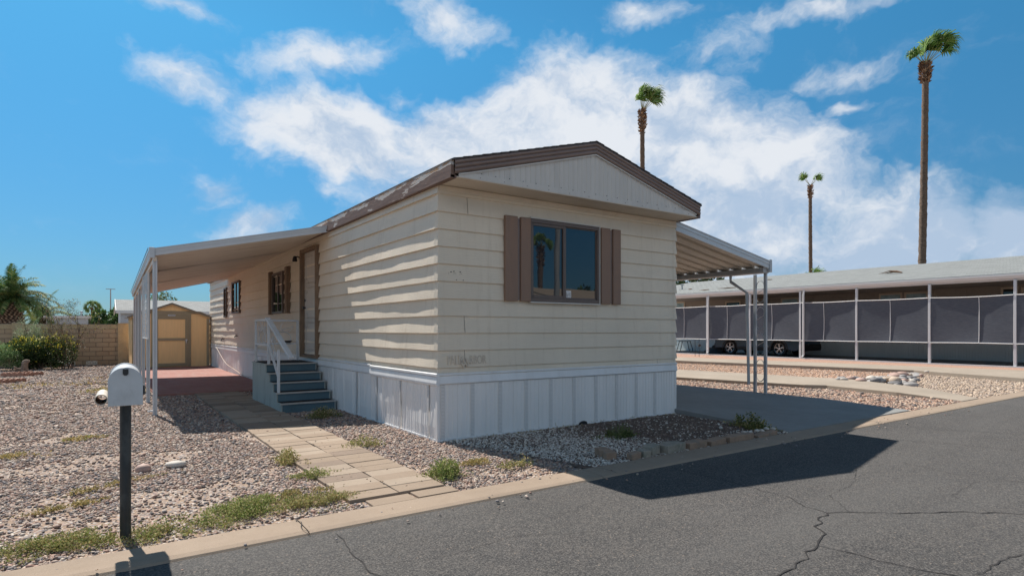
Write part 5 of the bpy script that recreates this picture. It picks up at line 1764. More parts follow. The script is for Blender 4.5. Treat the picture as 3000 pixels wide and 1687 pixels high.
def stones(name, polys, dens, size, tones, label, exclude=(), zbase=-.012, patch=None, flat=.55, seed=1, cover=None):
    r_ = np.random.default_rng(seed)
    PP = []
    for poly in polys:
        a = np.array(poly); lo = a.min(0); hi = a.max(0)
        n = int(dens * (hi[0] - lo[0]) * (hi[1] - lo[1]))
        P = lo + r_.random((n, 2)) * (hi - lo)
        P = P[pip(P, poly)]
        PP.append(P)
    P = np.concatenate(PP); P = P[visible(P)]
    for ex in exclude: P = P[~pip(P, ex)]
    d = np.linalg.norm(P - camxy, axis=1)
    # farther away fewer, larger stones stand for the same cover
    keep = r_.random(len(P)) < np.clip((5.2 / d) ** 1.35, 0, 1)
    P = P[keep]; d = d[keep]
    if patch is not None:
        k = vnoise(P, 1.1, 5) * .6 + vnoise(P, 3.1, 6) * .4
        kp = r_.random(len(P)) < np.clip((k - patch) * 9, .12, 1)
        P = P[kp]; d = d[kp]
    if cover is not None:
        kp = r_.random(len(P)) < cover(P); P = P[kp]; d = d[kp]
    n = len(P)
    s_ = size * np.exp(r_.normal(0, .28, n)) * np.clip(d / 6.5, 1, 2.4) ** .55
    ax = np.stack([np.ones(n), r_.uniform(.6, .95, n), r_.uniform(.38, .38 + flat * .5, n)], 1) * s_[:, None]
    V = IV[None] * (1 + r_.normal(0, .10, (n, 12, 1)))
    V = V * ax[:, None, :]
    a = r_.uniform(0, 6.283, n); t = r_.normal(0, .25, n)
    ct, st_ = np.cos(t), np.sin(t)
    x, y, z = V[..., 0], V[..., 1], V[..., 2]
    x, z = x * ct[:, None] - z * st_[:, None], x * st_[:, None] + z * ct[:, None]
    ca, sa = np.cos(a), np.sin(a)
    X = x * ca[:, None] - y * sa[:, None] + P[:, :1]
    Y = x * sa[:, None] + y * ca[:, None] + P[:, 1:]
    Z = z + zbase + (ax[:, 2] * r_.uniform(.1, 1.0, n))[:, None]
    Vt = np.stack([X, Y, Z], -1).reshape(-1, 3)
    F = (IF[None] + (np.arange(n) * 12)[:, None, None]).reshape(-1, 3)
    c = tones[r_.integers(0, len(tones), n)] * r_.uniform(.75, 1.2, (n, 1))
    o = npmesh(name, Vt, F, M['stone'], np.repeat(c, 12, axis=0), smooth=True)
    return tag(o, label, 'gravel', kind='stuff')


PATH_EX = [(-1.72, -1.86), (-.86, -1.86), (-.86, 7.4), (-1.72, 7.4)]
PATH_EX2 = [(-1.62, -2.02), (-.84, -2.02), (-.84, -1.8), (-1.62, -1.8)]
PATIO_EX = [(-2.40, 7.34), (0, 7.26), (0, 17.4), (-2.44, 17.2)]
STEP_EX = [(-.94, 3.50), (0, 3.50), (0, 5.68), (-.94, 5.68)]
HOME_EX = [(-.01, -.02), (4.2, -.02), (4.2, 18), (-.01, 18)]
stones('pebble_gravel', [[(-5.5, -2.01), (.75, -2.01), (.05, .0), (0, 7.3), (-7.5, 7.3)]], 4700, .0122, TONE, 'loose mixed pink and grey pebbles covering the front yard', (PATH_EX, PATH_EX2, PATIO_EX, STEP_EX, HOME_EX), patch=.33, seed=2)
stones('pebble_gravel', [[(-14, 7.3), (-2.4, 7.3), (-2.4, 20.7), (-14, 20.7)]], 3400, .0150, TONE, 'mixed pebbles spread over the back of the yard up to the block wall', (PATIO_EX,), patch=.28, seed=3)
stones('white_gravel', [[(.05, -.02), (4.1, -.02), (3.92, -2.0), (.62, -2.0)]], 4200, .0095, WHITE, 'small white pebbles scattered in the shaded bed under the front wall', (), seed=4, zbase=-.002,
       cover=lambda P: np.clip(np.clip((2.1 - P[:, 0] - .25 * P[:, 1]) * .9, .10, 1) * (vnoise(P, 1.7, 8) * 1.1 + .35) + np.clip((-P[:, 1] - 1.55) * .8, 0, .45), 0.05, 1))
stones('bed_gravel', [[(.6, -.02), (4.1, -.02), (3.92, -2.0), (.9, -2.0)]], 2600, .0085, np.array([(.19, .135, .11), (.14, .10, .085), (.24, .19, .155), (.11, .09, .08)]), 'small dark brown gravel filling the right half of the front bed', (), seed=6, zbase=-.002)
stones('pebble_gravel', [[(7.44, -1.99), (9.6, -1.99), (9.95, .55), (9.6, .9), (9.0, 4.2), (8.2, 14), (7.38, 14)]], 9000, .0135, TONE * np.array([1.10, 1.03, .96]), 'pale mixed pebbles between the driveway and the first concrete strip', (), seed=7)
stones('tan_gravel', [[(10.4, -2.0), (15.5, -2.0), (15.7, -1.2), (16.6, 1.5), (12.1, 1.2)]], 5000, .0125, np.array([(0.46, 0.35, 0.26), (0.38, 0.29, 0.225), (0.54, 0.44, 0.34), (0.33, 0.27, 0.23)]), 'fine tan gravel between the two concrete strips near the street', (), seed=8)
stones('orange_gravel', [[(12.1, 1.2), (16.6, 1.5), (15.3, 9.2), (14.6, 16), (11.0, 16), (11.4, 6)]], 5200, .0120, np.array([(0.50, 0.31, 0.21), (0.43, 0.28, 0.20), (0.58, 0.40, 0.28), (0.40, 0.32, 0.27)]), 'fine orange gravel between the concrete strips farther from the street', (), seed=9)


def rock(name, x, y, z, sx, sy, sz, rot, colr, label, cat, group=None, seed=0, sub=2):
    bm = bmesh.new(); bmesh.ops.create_icosphere(bm, subdivisions=sub, radius=1)
    r = random.Random(seed); ph = [r.uniform(0, 6) for _ in range(6)]
    for v in bm.verts:
        k = 1 + .10 * math.sin(v.co.x * 2.3 + ph[0]) + .08 * math.sin(v.co.y * 3.1 + ph[1]) + .06 * math.sin(v.co.z * 4 + ph[2])
        v.co = Vector((v.co.x * sx * k, v.co.y * sy * k, v.co.z * sz * k))
    me = bpy.data.meshes.new(name); bm.to_mesh(me); bm.free()
    for p in me.polygons: p.use_smooth = True
    me.materials.append(colr)
    o = bpy.data.objects.new(name, me); S.collection.objects.link(o); o.location = (x, y, z); o.rotation_euler = (0, 0, rot)
    ROOTLOC[o.name] = Vector((x, y, z))
    return tag(o, label, cat, group)


RK = [mat('river_rock_%s' % n_, c_, .75, .15, 8, .06, bmp=.003, bs=40) for n_, c_ in (('grey', (.30, .29, .285)), ('tan', (.45, .36, .28)), ('pink', (.42, .29, .245)), ('dark', (.17, .165, .17)), ('pale', (.50, .46, .41)))]
rock('rock', -2.92, .26, .018, .075, .06, .045, .3, RK[2], 'pink fist sized stone on the gravel right of the mailbox post', 'rock', seed=1)
rock('rock', -2.66, .30, .018, .095, .06, .040, -.3, RK[4], 'pale flat oval stone on the gravel, right of the pink one', 'rock', seed=2)
rock('rock', 9.75, .95, .02, .10, .08, .05, .3, RK[1], 'tan stone at the corner of the notch in the first concrete strip', 'rock', seed=3)
r = random.Random(12)
line = [(12.0, 1.25), (12.3, .7), (12.35, .1), (13.2, .55), (14.2, .9), (15.2, 1.1), (16.2, 1.3)]
GR = 'river rocks heaped between the two concrete strips'
CN = ['grey', 'tan', 'pinkish', 'dark grey', 'pale']
for i in range(95):
    t = r.random()
    k = min(int(t * 6), 5); f = t * 6 - k
    x = line[k][0] + (line[k + 1][0] - line[k][0]) * f + r.gauss(0, .22)
    off = r.gauss(0, .17); y = line[k][1] + (line[k + 1][1] - line[k][1]) * f + off
    s_ = r.uniform(.07, .17); zt = (r.random() < .3) * .08; ci = r.choice([0, 0, 1, 2, 3, 4])
    rock('river_rock', x, y, .02 + zt, s_, s_ * r.uniform(.6, .85), s_ * r.uniform(.35, .55), r.uniform(0, 6), RK[ci],
         '%s %s river rock %s of heap, %s' % ('small' if s_ < .10 else 'medium' if s_ < .14 else 'large', CN[ci], 'at the left end' if t < .3 else 'in the middle' if t < .65 else 'at the far right tail',
                                                   'on top of others' if zt > .05 else ('street side' if off < 0 else 'far side')), 'rock', GR, seed=i, sub=1 if s_ < .1 else 2)

# edging blocks along the kerb in front of the bed
EL = [
    (1.02, -1.72, 74, .27, .10, .085, 'edge_tan', 'brown scalloped edging block turned inward at the left end of the kerbside row', 'scal'),
    (1.19, -1.955, 5, .16, .09, .075, 'edge_tan', 'small tan edging block right beside the inward turned one', 'box'),
    (1.345, -1.945, -8, .11, .13, .085, 'edge_grey', 'narrow greyish edging block, third from the left', 'box'),
    (1.50, -1.905, 12, .17, .13, .115, 'edge_grey', 'tall square grey edging block left of the large one', 'box'),
    (1.80, -1.915, 6, .36, .17, .10, 'edge_grey', 'largest mossy grey edging block with a pointed back, middle of the row', 'wedge'),
    (2.16, -1.935, 2, .32, .13, .085, 'edge_tan', 'flat tan edging block with white pebbles behind, right of the largest', 'box'),
    (2.50, -1.95, 3, .30, .12, .075, 'edge_tan', 'low tan edging block, third from the right of the long row', 'box'),
    (2.93, -1.955, 2, .50, .12, .085, 'edge_tan', 'longest straight brown edging block near the driveway', 'box'),
    (3.46, -1.965, 0, .42, .10, .05, 'edge_tan', 'half buried edging block under pale rubble beside the driveway', 'box'),
]
for i, (x, y, rot, L, Wd, H, m_, lbl, kind) in enumerate(EL):
    Mx = Matrix.Translation((x, y, 0)) @ Matrix.Rotation(rad(rot), 4, 'Z') @ Matrix.Rotation(rad(random.uniform(-4, 4)), 4, 'Y')
    mb = MB()
    if kind == 'scal':
        P = []
        for k in range(3):
            for j in range(7):
                a = math.pi - math.pi * j / 6
                P.append((-L / 2 + L / 3 * (k + .5) + L / 6 * math.cos(a), Wd / 2 + .018 * math.sin(a)))
        P = P + [(q_[0], -q_[1]) for q_ in P[::-1]]
        mb.prism(P, 'z', -.03, H * .85, M=Mx)
    elif kind == 'wedge':
        mb.prism([(-L / 2, -Wd / 2), (L / 2, -Wd / 2 + .02), (L / 2 - .02, Wd / 2 - .02), (0.03, Wd / 2 + .03), (-L / 2 + .01, Wd / 2 - .04)], 'z', -.03, H * .85, M=Mx)
    else:
        mb.prism([(-L / 2, -Wd / 2), (L / 2 - .005, -Wd / 2 + .006), (L / 2, Wd / 2), (0, Wd / 2 + .012), (-L / 2 + .01, Wd / 2 - .006)], 'z', -.03, H * .85, M=Mx)
    o = mb.build('edging_block', M[m_], origin=(x, y, 0), bevel=.007)
    tag(o, lbl, 'edging block', 'edging blocks along the kerb in front of the bed')
for i in range(7):
    rock('rubble_stone', 3.05 + i * .115, -1.90 + .01 * (i % 3), .055 + .01 * (i % 2), .055, .035, .018, .2 * i, RK[4], 'white flat rubble chip on the half buried edging by the driveway', 'stone', 'white rubble chips on the edging', seed=60 + i, sub=1)

# =================================================================== VEGETATION
def leafcloud(name, P, N, L, Wd, cols, m, parent=None, origin=(0, 0, 0), rs=None, droop=0.0):
    """P (n,3) leaf bases, N (n,3) leaf directions; each leaf a folded rhombus of 2 triangles"""
    r_ = rs or rng
    n = len(P)
    N = N / (np.linalg.norm(N, axis=1, keepdims=True) + 1e-9)
    rv = r_.normal(0, 1, (n, 3))
    Sd = np.cross(N, rv); Sd /= (np.linalg.norm(Sd, axis=1, keepdims=True) + 1e-9)
    L = np.broadcast_to(L, (n,))[:, None]; Wd = np.broadcast_to(Wd, (n,))[:, None]
    T = P + N * L; T[:, 2] -= droop * L[:, 0]
    A = P + N * L * .45 + Sd * Wd * .5; B = P + N * L * .45 - Sd * Wd * .5
    V = np.stack([P, A, T, B], 1).reshape(-1, 3)
    F = np.array([(0, 1, 2, 3)])[None] + (np.arange(n) * 4)[:, None, None]
    c = np.repeat(cols, 4, axis=0)
    return npmesh(name, V, F.reshape(-1, 4), m, c, parent, origin)


def pick(cols, n, r_, jit=.18):
    c = np.array(cols)[r_.integers(0, len(cols), n)]
    return c * r_.uniform(1 - jit, 1 + jit, (n, 1))


def weed(x, y, rx, ry, h, n, cols, label, seed, rot=0.0, name='weed_clump', group=None, size=.016):
    r_ = np.random.default_rng(seed)
    k = max(8, n // 45)
    # runners spreading from several roots
    cx = r_.normal(0, .42, k); cy = r_.normal(0, .42, k)
    idx = r_.integers(0, k, n)
    a = r_.uniform(0, 6.283, n); q = np.abs(r_.normal(0, 1, n)) * .25
    px = (cx[idx] + q * np.cos(a)) * rx; py = (cy[idx] + q * np.sin(a)) * ry
    gap = vnoise(np.stack([px + x + 40, py + y + 40], 1), 9.0, seed + 60) * .6 + vnoise(np.stack([px + x + 40, py + y + 40], 1), 26.0, seed + 90) * .4
    kp = r_.random(n) < np.clip((gap - .40) * 7, .05, 1)
    px, py, a = px[kp], py[kp], a[kp]; n = len(px)
    hh = h * np.exp(-((px / rx) ** 2 + (py / ry) ** 2) * .8) * r_.random(n) ** 1.3 * r_.uniform(.4, 1.5, k)[idx[kp]]
    ca, sa = math.cos(rot), math.sin(rot)
    P = np.stack([x + px * ca - py * sa, y + px * sa + py * ca, hh + .002], 1)
    N = np.stack([np.cos(a), np.sin(a), r_.uniform(.1, 1.4, n)], 1)
    L = size * r_.uniform(.6, 1.5, n)
    o = leafcloud(name, P, N, L, L * .55, pick(cols, n, r_, .3) * 1.15, M['weed'], origin=(x, y, 0), rs=r_)
    if group == 'stuff': tag(o, label, 'weeds', kind='stuff')
    else: tag(o, label, 'weed', group)
    return o


GRN = [(.13, .19, .045), (.20, .25, .07), (.28, .30, .11), (.33, .30, .13), (.24, .27, .09), (.38, .33, .17)]
OLV = [(.22, .20, .07), (.30, .25, .10), (.38, .30, .14), (.17, .16, .06), (.42, .33, .18)]
YEL = [(.36, .27, .10), (.42, .32, .14), (.30, .25, .09), (.46, .37, .20)]
DRK = [(.09, .12, .04), (.12, .15, .05), (.16, .16, .07)]
GW = 'low weeds growing in the gravel'
weed(-3.42, -1.70, .46, .21, .05, 9000, GRN + OLV, 'broad mat of yellow green weeds at the kerb just left of the mailbox post', 1, 0, group=GW, size=.013)
weed(-2.86, -1.80, .38, .17, .045, 6500, GRN + OLV, 'weed mat spilling over the kerb just right of the mailbox post', 2, 0, group=GW, size=.013)
weed(-2.35, -1.60, .40, .23, .075, 9500, GRN, 'brightest green bushy weed mat midway between the mailbox and the paver path', 3, .15, group=GW, size=.014)
weed(-1.92, -1.68, .32, .19, .05, 6500, OLV + GRN[2:], 'olive weed mat beside the near left corner of the paver path', 4, .1, group=GW, size=.013)
weed(-2.0, -1.35, .45, .10, .03, 1800, OLV, 'thin dry strip of weeds behind the mats left of the path end', 5, .1, group='stuff')
weed(-.74, -1.52, .20, .17, .13, 3800, GRN[:5], 'round bright green weed on the right edge of the path near the kerb', 6, group=GW, size=.017)
weed(-.80, .20, .22, .16, .10, 2000, GRN[2:] + OLV[:2], 'yellowish green weed on the right edge of the path halfway to the steps', 7, group=GW, size=.019)
weed(-1.70, -.15, .12, .32, .10, 2000, OLV + GRN[2:4], 'straggly dry weed leaning over the left edge of the path', 8, group=GW, size=.019)
weed(-1.68, -.85, .20, .14, .06, 1700, GRN[1:], 'small green weed on the left edge of the path below the straggly one', 9, group=GW, size=.016)
weed(-.20, -1.22, .26, .10, .04, 1000, OLV + YEL, 'sparse dry weed in the sunny gravel near the home corner', 10, .1, group='stuff')
weed(.02, -1.60, .18, .11, .09, 1300, GRN[1:] + OLV, 'weed with an upright green tuft at the edge of the home shadow by the kerb', 11, group='stuff', size=.018)
weed(-.50, 2.72, .26, .20, .12, 2200, OLV + DRK, 'shaded weed in the gravel at the foot of the steps', 12, group=GW, size=.022)
weed(1.93, -1.0, .22, .18, .13, 2400, DRK, 'dark green weed in the middle of the shaded front bed', 13, group=GW, size=.02)
weed(3.82, -1.50, .10, .34, .15, 1900, OLV[:4] + DRK, 'feathery olive weed along the edge of the driveway slab', 14, 0, group=GW, size=.03)
weed(-3.05, 8.9, .55, .50, .10, 1600, YEL + GRN[2:4], 'flat yellow weed patch behind the mailbox near the patio posts', 15, group='stuff', size=.035)
weed(-2.62, 8.6, .14, .7, .14, 1400, GRN[1:5] + YEL, 'bright yellow green weeds around the feet of the patio cover posts', 16, group=GW, size=.035)
weed(-3.95, 1.70, .30, .14, .03, 700, YEL + GRN[3:4], 'small yellow weed patch in the gravel at the far left', 17, group='stuff', size=.02)
weed(-3.22, -.25, .38, .10, .03, 1200, YEL + OLV, 'thin tan weed streak in the gravel left of the mailbox post', 18, .5, group='stuff')
weed(-3.45, -.75, .30, .08, .03, 900, YEL + OLV, 'second tan weed streak nearer the street left of the mailbox post', 19, .4, group='stuff')
weed(-3.4, 2.55, .32, .12, .03, 600, YEL + GRN[4:5], 'faint yellow weed patch far behind the mailbox in the open gravel', 20, .2, group='stuff', size=.024)
weed(2.2, -.12, 1.9, .05, .05, 700, OLV, 'dry wisps along the foot of the front skirting', 21, group='stuff', name='dry_wisps')
weed(-4.0, 12.0, 1.4, 1.6, .03, 700, YEL, 'scattered yellow sprouts in the far gravel', 22, group='stuff', name='sprouts', size=.04)


def shrub(name, c, rx, ry, h, n, cols, tipc, label, cat, seed, Lf=.06, z0=.05, stem=True, shell=.55, lobes=9, narrow=.55, aspect=1.0):
    r_ = np.random.default_rng(seed)
    t = thing(name, (c[0], c[1], 0), label, cat)
    lc = np.stack([r_.uniform(-.6, .6, lobes) * rx, r_.uniform(-.6, .6, lobes) * ry, r_.uniform(.30, .78, lobes) * h], 1)
    lr = r_.uniform(.28, .48, lobes)
    idx = r_.integers(0, lobes, n)
    d = r_.normal(0, 1, (n, 3)); d /= np.linalg.norm(d, axis=1, keepdims=True)
    rr = (shell + (1 - shell) * r_.random(n) ** .5) * lr[idx] * r_.uniform(.75, 1.12, n)
    P = lc[idx] + d * rr[:, None] * np.array([rx, ry, h * .85])
    P[:, 2] = np.abs(P[:, 2] - z0) + z0
    N = d + np.array([0, 0, .5]) + r_.normal(0, .5, (n, 3))
    k = np.clip((P[:, 2] / h - .55) * 2.2 + r_.normal(0, .35, n), 0, 1)[:, None]
    tip = (r_.random(n) < k[:, 0] * .55)[:, None]
    col = np.where(tip, pick(tipc, n, r_), pick(cols, n, r_, .3))
    P[:, :2] += np.array(c[:2])
    L = Lf * r_.uniform(.6, 1.4, n)
    leafcloud('foliage', P, N, L, L * narrow, col, M['leaf'], t, rs=r_)
    if stem:
        mb = MB()
        for k in range(7):
            a = r_.uniform(0, 6.28); e = lc[k % lobes]
            mb.tube([(c[0] + .06 * math.cos(a), c[1] + .06 * math.sin(a), -.03), (c[0] + e[0] * .4, c[1] + e[1] * .4, e[2] * .5), (c[0] + e[0], c[1] + e[1], e[2] * 1.05)], [.025, .018, .006], 6)
        mb.build('stem', M['bark'], t, smooth=True)
    return t


# mounds at the back of the yard, in front of the wall
bush = shrub('shrub', (-4.92, 18.9), 1.00, .75, 1.10, 15000, [(.025, .050, .015), (.035, .065, .02), (.05, .085, .028), (.06, .09, .03)], [(.50, .44, .05), (.42, .40, .06), (.55, .42, .04), (.30, .34, .06), (.60, .55, .22)],
             'dense dark green shrub with yellow leaf tips in front of the block wall', 'shrub', 5, .060, lobes=14)
shrub('feathery_bush', (-6.15, 18.7), .95, .6, .98, 16000, [(.12, .22, .08), (.17, .28, .11), (.24, .36, .16), (.08, .15, .06)], [(.30, .42, .18), (.36, .46, .22)],
      'pale feathery light green bush at the left edge of the yard', 'bush', 6, .055, lobes=12, narrow=.18)
shrub('feathery_bush', (-5.25, 20.35), .55, .35, 1.50, 6000, [(.17, .25, .13), (.24, .33, .18), (.32, .40, .24)], [(.36, .44, .28)],
      'small pale grey green feathery bush topping the wall behind the yellow tipped shrub', 'bush', 7, .05, lobes=8, narrow=.18)
# spindly half-bare climber rising above the shrub
bg = thing('bare_climber', (-4.1, 18.6, 0), 'spindly half bare thorny climber rising above the wall right of the yellow tipped shrub', 'climber')
r = random.Random(21); mb = MB(); tips = []
def branch(p, d, l, w, lv):
    pts = [p]; q_ = p
    for i in range(5):
        d = (d + Vector((r.gauss(0, .16), r.gauss(0, .12), r.gauss(0.03, .10)))).normalized()
        q_ = q_ + d * l / 5; pts.append(q_)
    mb.tube(pts, [w * (1 - .7 * i / 5) for i in range(6)], 4)
    tips.extend(pts[2:])
    if lv > 0:
        for k in range(3 if lv > 1 else 4):
            j = r.choice([2, 3, 4, 5])
            nd = (d + Vector((r.gauss(0, .8), r.gauss(0, .4), r.gauss(.15, .5)))).normalized()
            branch(pts[j], nd, l * r.uniform(.45, .7), w * .5, lv - 1)
for dx, l in ((.15, 1.9), (.05, 1.5), (-.25, 1.5), (.30, 1.2), (-.35, 1.3), (.0, 2.0)):
    branch(Vector((-4.15 + dx * .4, 18.6, .0)), Vector((dx, 0, 1)).normalized(), l * .78, .018, 3)
mb.build('branch', M['bark'], bg)
r_ = np.random.default_rng(5); T = np.array([tuple(t_) for t_ in tips]); k = T[:, 2] > .5
T = T[k]; idx = r_.integers(0, len(T), 3800)
P = T[idx] + r_.normal(0, .035, (3800, 3))
cc = pick([(.05, .09, .03), (.08, .12, .04), (.14, .10, .07), (.20, .12, .09), (.10, .07, .05)], 3800, r_)
yy = r_.random(3800) < .10; cc[yy] = (.50, .42, .06)
leafcloud('foliage', P, r_.normal(0, 1, (3800, 3)), .035, .02, cc, M['leaf'], bg, rs=r_)

# weathered wood stump figure and the scalloped edging around it
stp = thing('driftwood_stump', (-5.17, 16.92, 0), 'twisted grey driftwood stump standing in front of the shrubs', 'stump')
mb = MB(); r = random.Random(2)
pts = []; n = 16
for i, (z, rr, ox) in enumerate([(-.03, .15, 0), (.05, .12, .0), (.12, .09, .01), (.20, .08, .03), (.27, .07, .04), (.31, .085, .05), (.36, .08, .07), (.40, .055, .07), (.415, .0, .07)]):
    for k in range(n):
        a = 2 * math.pi * k / n
        q_ = rr * (1 + .22 * math.sin(3 * a + i) + .15 * r.uniform(-1, 1))
        pts.append((-5.17 + ox + q_ * math.cos(a), 16.92 + q_ * math.sin(a) * .8, z))
mb.add(pts, [(i * n + k, i * n + (k + 1) % n, (i + 1) * n + (k + 1) % n, (i + 1) * n + k) for i in range(8) for k in range(n)])
mb.build('trunk', M['wood'], stp, smooth='full')
for (p0, p1, p2) in (((-5.2, 16.9, .1), (-5.33, 16.85, .14), (-5.37, 16.8, .21)), ((-5.2, 16.9, .02), (-5.36, 16.82, .05), (-5.42, 16.8, .02))):
    MB().tube([p0, p1, p2], [.05, .04, .02], 7).build('branch', M['wood'], stp, smooth=True)


def scallop(p0, p1, hgt, label, nsc=None):
    a = Vector((*p0, 0)); b = Vector((*p1, 0)); L = (b - a).length
    nsc = nsc or max(3, int(L / .11))
    Mx = Matrix.Translation(a) @ Matrix.Rotation(math.atan2(b.y - a.y, b.x - a.x), 4, 'Z')
    P = [(0, -.02)]
    P2 = []
    for k in range(nsc):
        for j in range(7):
            t = math.pi - math.pi * j / 6
            P2.append((L / nsc * (k + .5) + L / nsc / 2 * math.cos(t) * .98, hgt * .62 + hgt * .38 * math.sin(t)))
    poly = [(0, -.02)] + P2 + [(L, -.02)]
    mb = MB(); mb.prism([(x, z) for x, z in poly], 'y', -.025, .025, M=Mx)
    o = mb.build('scalloped_edging', M['brickred'], origin=(p0[0], p0[1], 0))
    return tag(o, label, 'garden edging', 'scalloped terracotta edging pieces in the yard')


scallop((-5.52, 15.36), (-5.02, 15.24), .12, 'scalloped edging piece directly in front of the driftwood stump, left half')
scallop((-5.0, 15.26), (-4.62, 15.62), .11, 'scalloped edging piece angled back to the right of the driftwood stump')
scallop((-5.55, 15.9), (-4.9, 16.2), .10, 'partly hidden scalloped edging piece right at the foot of the driftwood stump')
scallop((-5.6, 12.58), (-5.22, 12.66), .10, 'nearest scalloped edging piece at the left edge of the picture')
scallop((-5.2, 12.68), (-4.80, 13.05), .10, 'scalloped edging piece bending back from the nearest one')
scallop((-5.75, 13.3), (-4.84, 13.22), .09, 'scalloped edging piece closing the far side of the small nearest bed')
scallop((-4.62, 19.88), (-4.34, 19.76), .10, 'short scalloped edging piece beside the right end of the yellow tipped shrub')
sheet('bare_dirt', [[(-9, 17.0), (-5.5, 17.5), (-4.2, 19.2), (-4.3, 20.7), (-9, 20.7)]], -.004, M['terradust'])


# ---- fan palms (tall, wind blown)
def fan_leaf(V, F, C, base, tip, spread, L, n, droop, wind, r_, cols):
    """petiole from base to tip; a fan of folded blades beyond it"""
    d = (tip - base).normalized()
    L = L * 1.08; side = d.cross(Vector((r_.gauss(0, 1), r_.gauss(0, 1), r_.gauss(0, .4)))).normalized()
    nrm = side.cross(d).normalized()
    def tri(a, b, c_, col):
        k = len(V); V.extend([a, b, c_, c_]); F.append((k, k + 1, k + 2, k + 3)); C.extend([col] * 4)
    # petiole
    w = side * .028
    k = len(V); V.extend([base - w, base + w, tip + w * .6, tip - w * .6]); F.append((k, k + 1, k + 2, k + 3)); C.extend([(.36, .34, .14)] * 4)
    w = nrm * .028
    k = len(V); V.extend([base - w, base + w, tip + w * .6, tip - w * .6]); F.append((k, k + 1, k + 2, k + 3)); C.extend([(.36, .34, .14)] * 4)
    for i in range(n):
        a = (i / (n - 1) - .5) * 2 * spread
        bd = (d * math.cos(a) + side * math.sin(a) + nrm * .18 * (1 if i % 2 else -1)).normalized()
        l = L * (1 - .35 * abs(a) / spread) * r_.uniform(.8, 1.1)
        col = r_.choice(cols); kf = r_.uniform(.75, 1.25); col = tuple(x * kf for x in col)
        p0 = tip; p1 = tip + bd * l * .45
        bd2 = (bd + wind * .35 + Vector((0, 0, -droop * .5))).normalized(); p2 = p1 + bd2 * l * .30
        bd3 = (bd2 + wind * .45 + Vector((0, 0, -droop * 1.3))).normalized(); p3 = p2 + bd3 * l * .32
        s_ = (bd.cross(nrm)).normalized() * .050
        k = len(V)
        V.extend([p0, p0, p1 + s_, p1 - s_, p2 + s_ * .7, p2 - s_ * .7, p3, p3])
        F.extend([(k, k + 1, k + 2, k + 3), (k + 3, k + 2, k + 4, k + 5), (k + 5, k + 4, k + 6, k + 7)])
        C.extend([col] * 8)


PG = [(.055, .12, .025), (.09, .18, .04), (.14, .25, .055), (.20, .32, .08), (.32, .38, .17)]


def fan_palm(x, y, h, r0, r1, boots, leaves, label, seed, lean=(0, 0), bend=0.0, L=1.15, name='fan_palm', group='tall fan palms against the sky', z0=-.05, cat='palm tree'):
    t = thing(name, (x, y, 0), label, cat, group)
    r_ = random.Random(seed); nr = np.random.default_rng(seed)
    n = 18; rows = int(h / .16)
    V_ = []; F_ = []
    for i in range(rows + 1):
        f = i / rows; z = z0 + (h - z0) * f
        rr = (r0 + (r1 - r0) * f) * (1 + .05 * r_.uniform(-1, 1)) * (1 + .045 * (i % 2))
        if f < .06: rr *= 1 + (.06 - f) * 5
        fs_ = f * f * (3 - 2 * f); cx = x + lean[0] * fs_ + bend * math.sin(f * 5.5) ; cy = y + lean[1] * fs_
        for k in range(n):
            a = 2 * math.pi * k / n
            q_ = rr * (1 + .07 * math.sin(5 * a + i * 1.7))
            V_.append((cx + q_ * math.cos(a), cy + q_ * math.sin(a), z))
    mb = MB(); mb.add(V_, [(i * n + k, i * n + (k + 1) % n, (i + 1) * n + (k + 1) % n, (i + 1) * n + k) for i in range(rows) for k in range(n)])
    mb.build('trunk', M['palmbark'], t, smooth='full')
    tx, ty = x + lean[0] + bend * math.sin(5.5), y + lean[1]
    # shaggy ball of cut leaf bases
    nb = boots[2]; zz = h - boots[0] + nr.random(nb) * (boots[0] + .15)
    a = nr.uniform(0, 6.283, nb); f = (zz - (h - boots[0])) / (boots[0] + .15)
    rad_ = r1 * .9 + (boots[1] - r1) * np.sin(np.clip(f, 0.02, 1) * math.pi * .85) ** .7
    P = np.stack([tx + rad_ * .55 * np.cos(a), ty + rad_ * .55 * np.sin(a), zz - .05], 1)
    N = np.stack([np.cos(a), np.sin(a), nr.uniform(.1, 1.3, nb)], 1)
    Lb = nr.uniform(.12, .30, nb)
    leafcloud('dead_boots', P, N, Lb, Lb * .5, pick([(.16, .085, .05), (.24, .13, .075), (.33, .20, .12), (.10, .055, .035), (.42, .30, .20)], nb, nr), M['boot'], t, rs=nr)
    V = []; F = []; C = []
    wind = Vector((RGT.x, RGT.y, -.1))
    for (az, el, pl, fl, dr) in leaves:
        # az measured to the right across the view, el up; depth jitter
        dirv = (RGT * math.sin(rad(az)) * math.cos(rad(el)) + FWD * math.cos(rad(az)) * math.cos(rad(el)) + Vector((0, 0, 1)) * math.sin(rad(el))).normalized()
        base = Vector((tx, ty, h - .05)); tip = base + dirv * pl
        fan_leaf(V, F, C, base, tip, rad(66), fl, 26, dr, wind, r_, PG)
    npmesh('crown', np.array([tuple(v) for v in V]), np.array(F), M['palmleaf'], np.array(C), t)
    return t


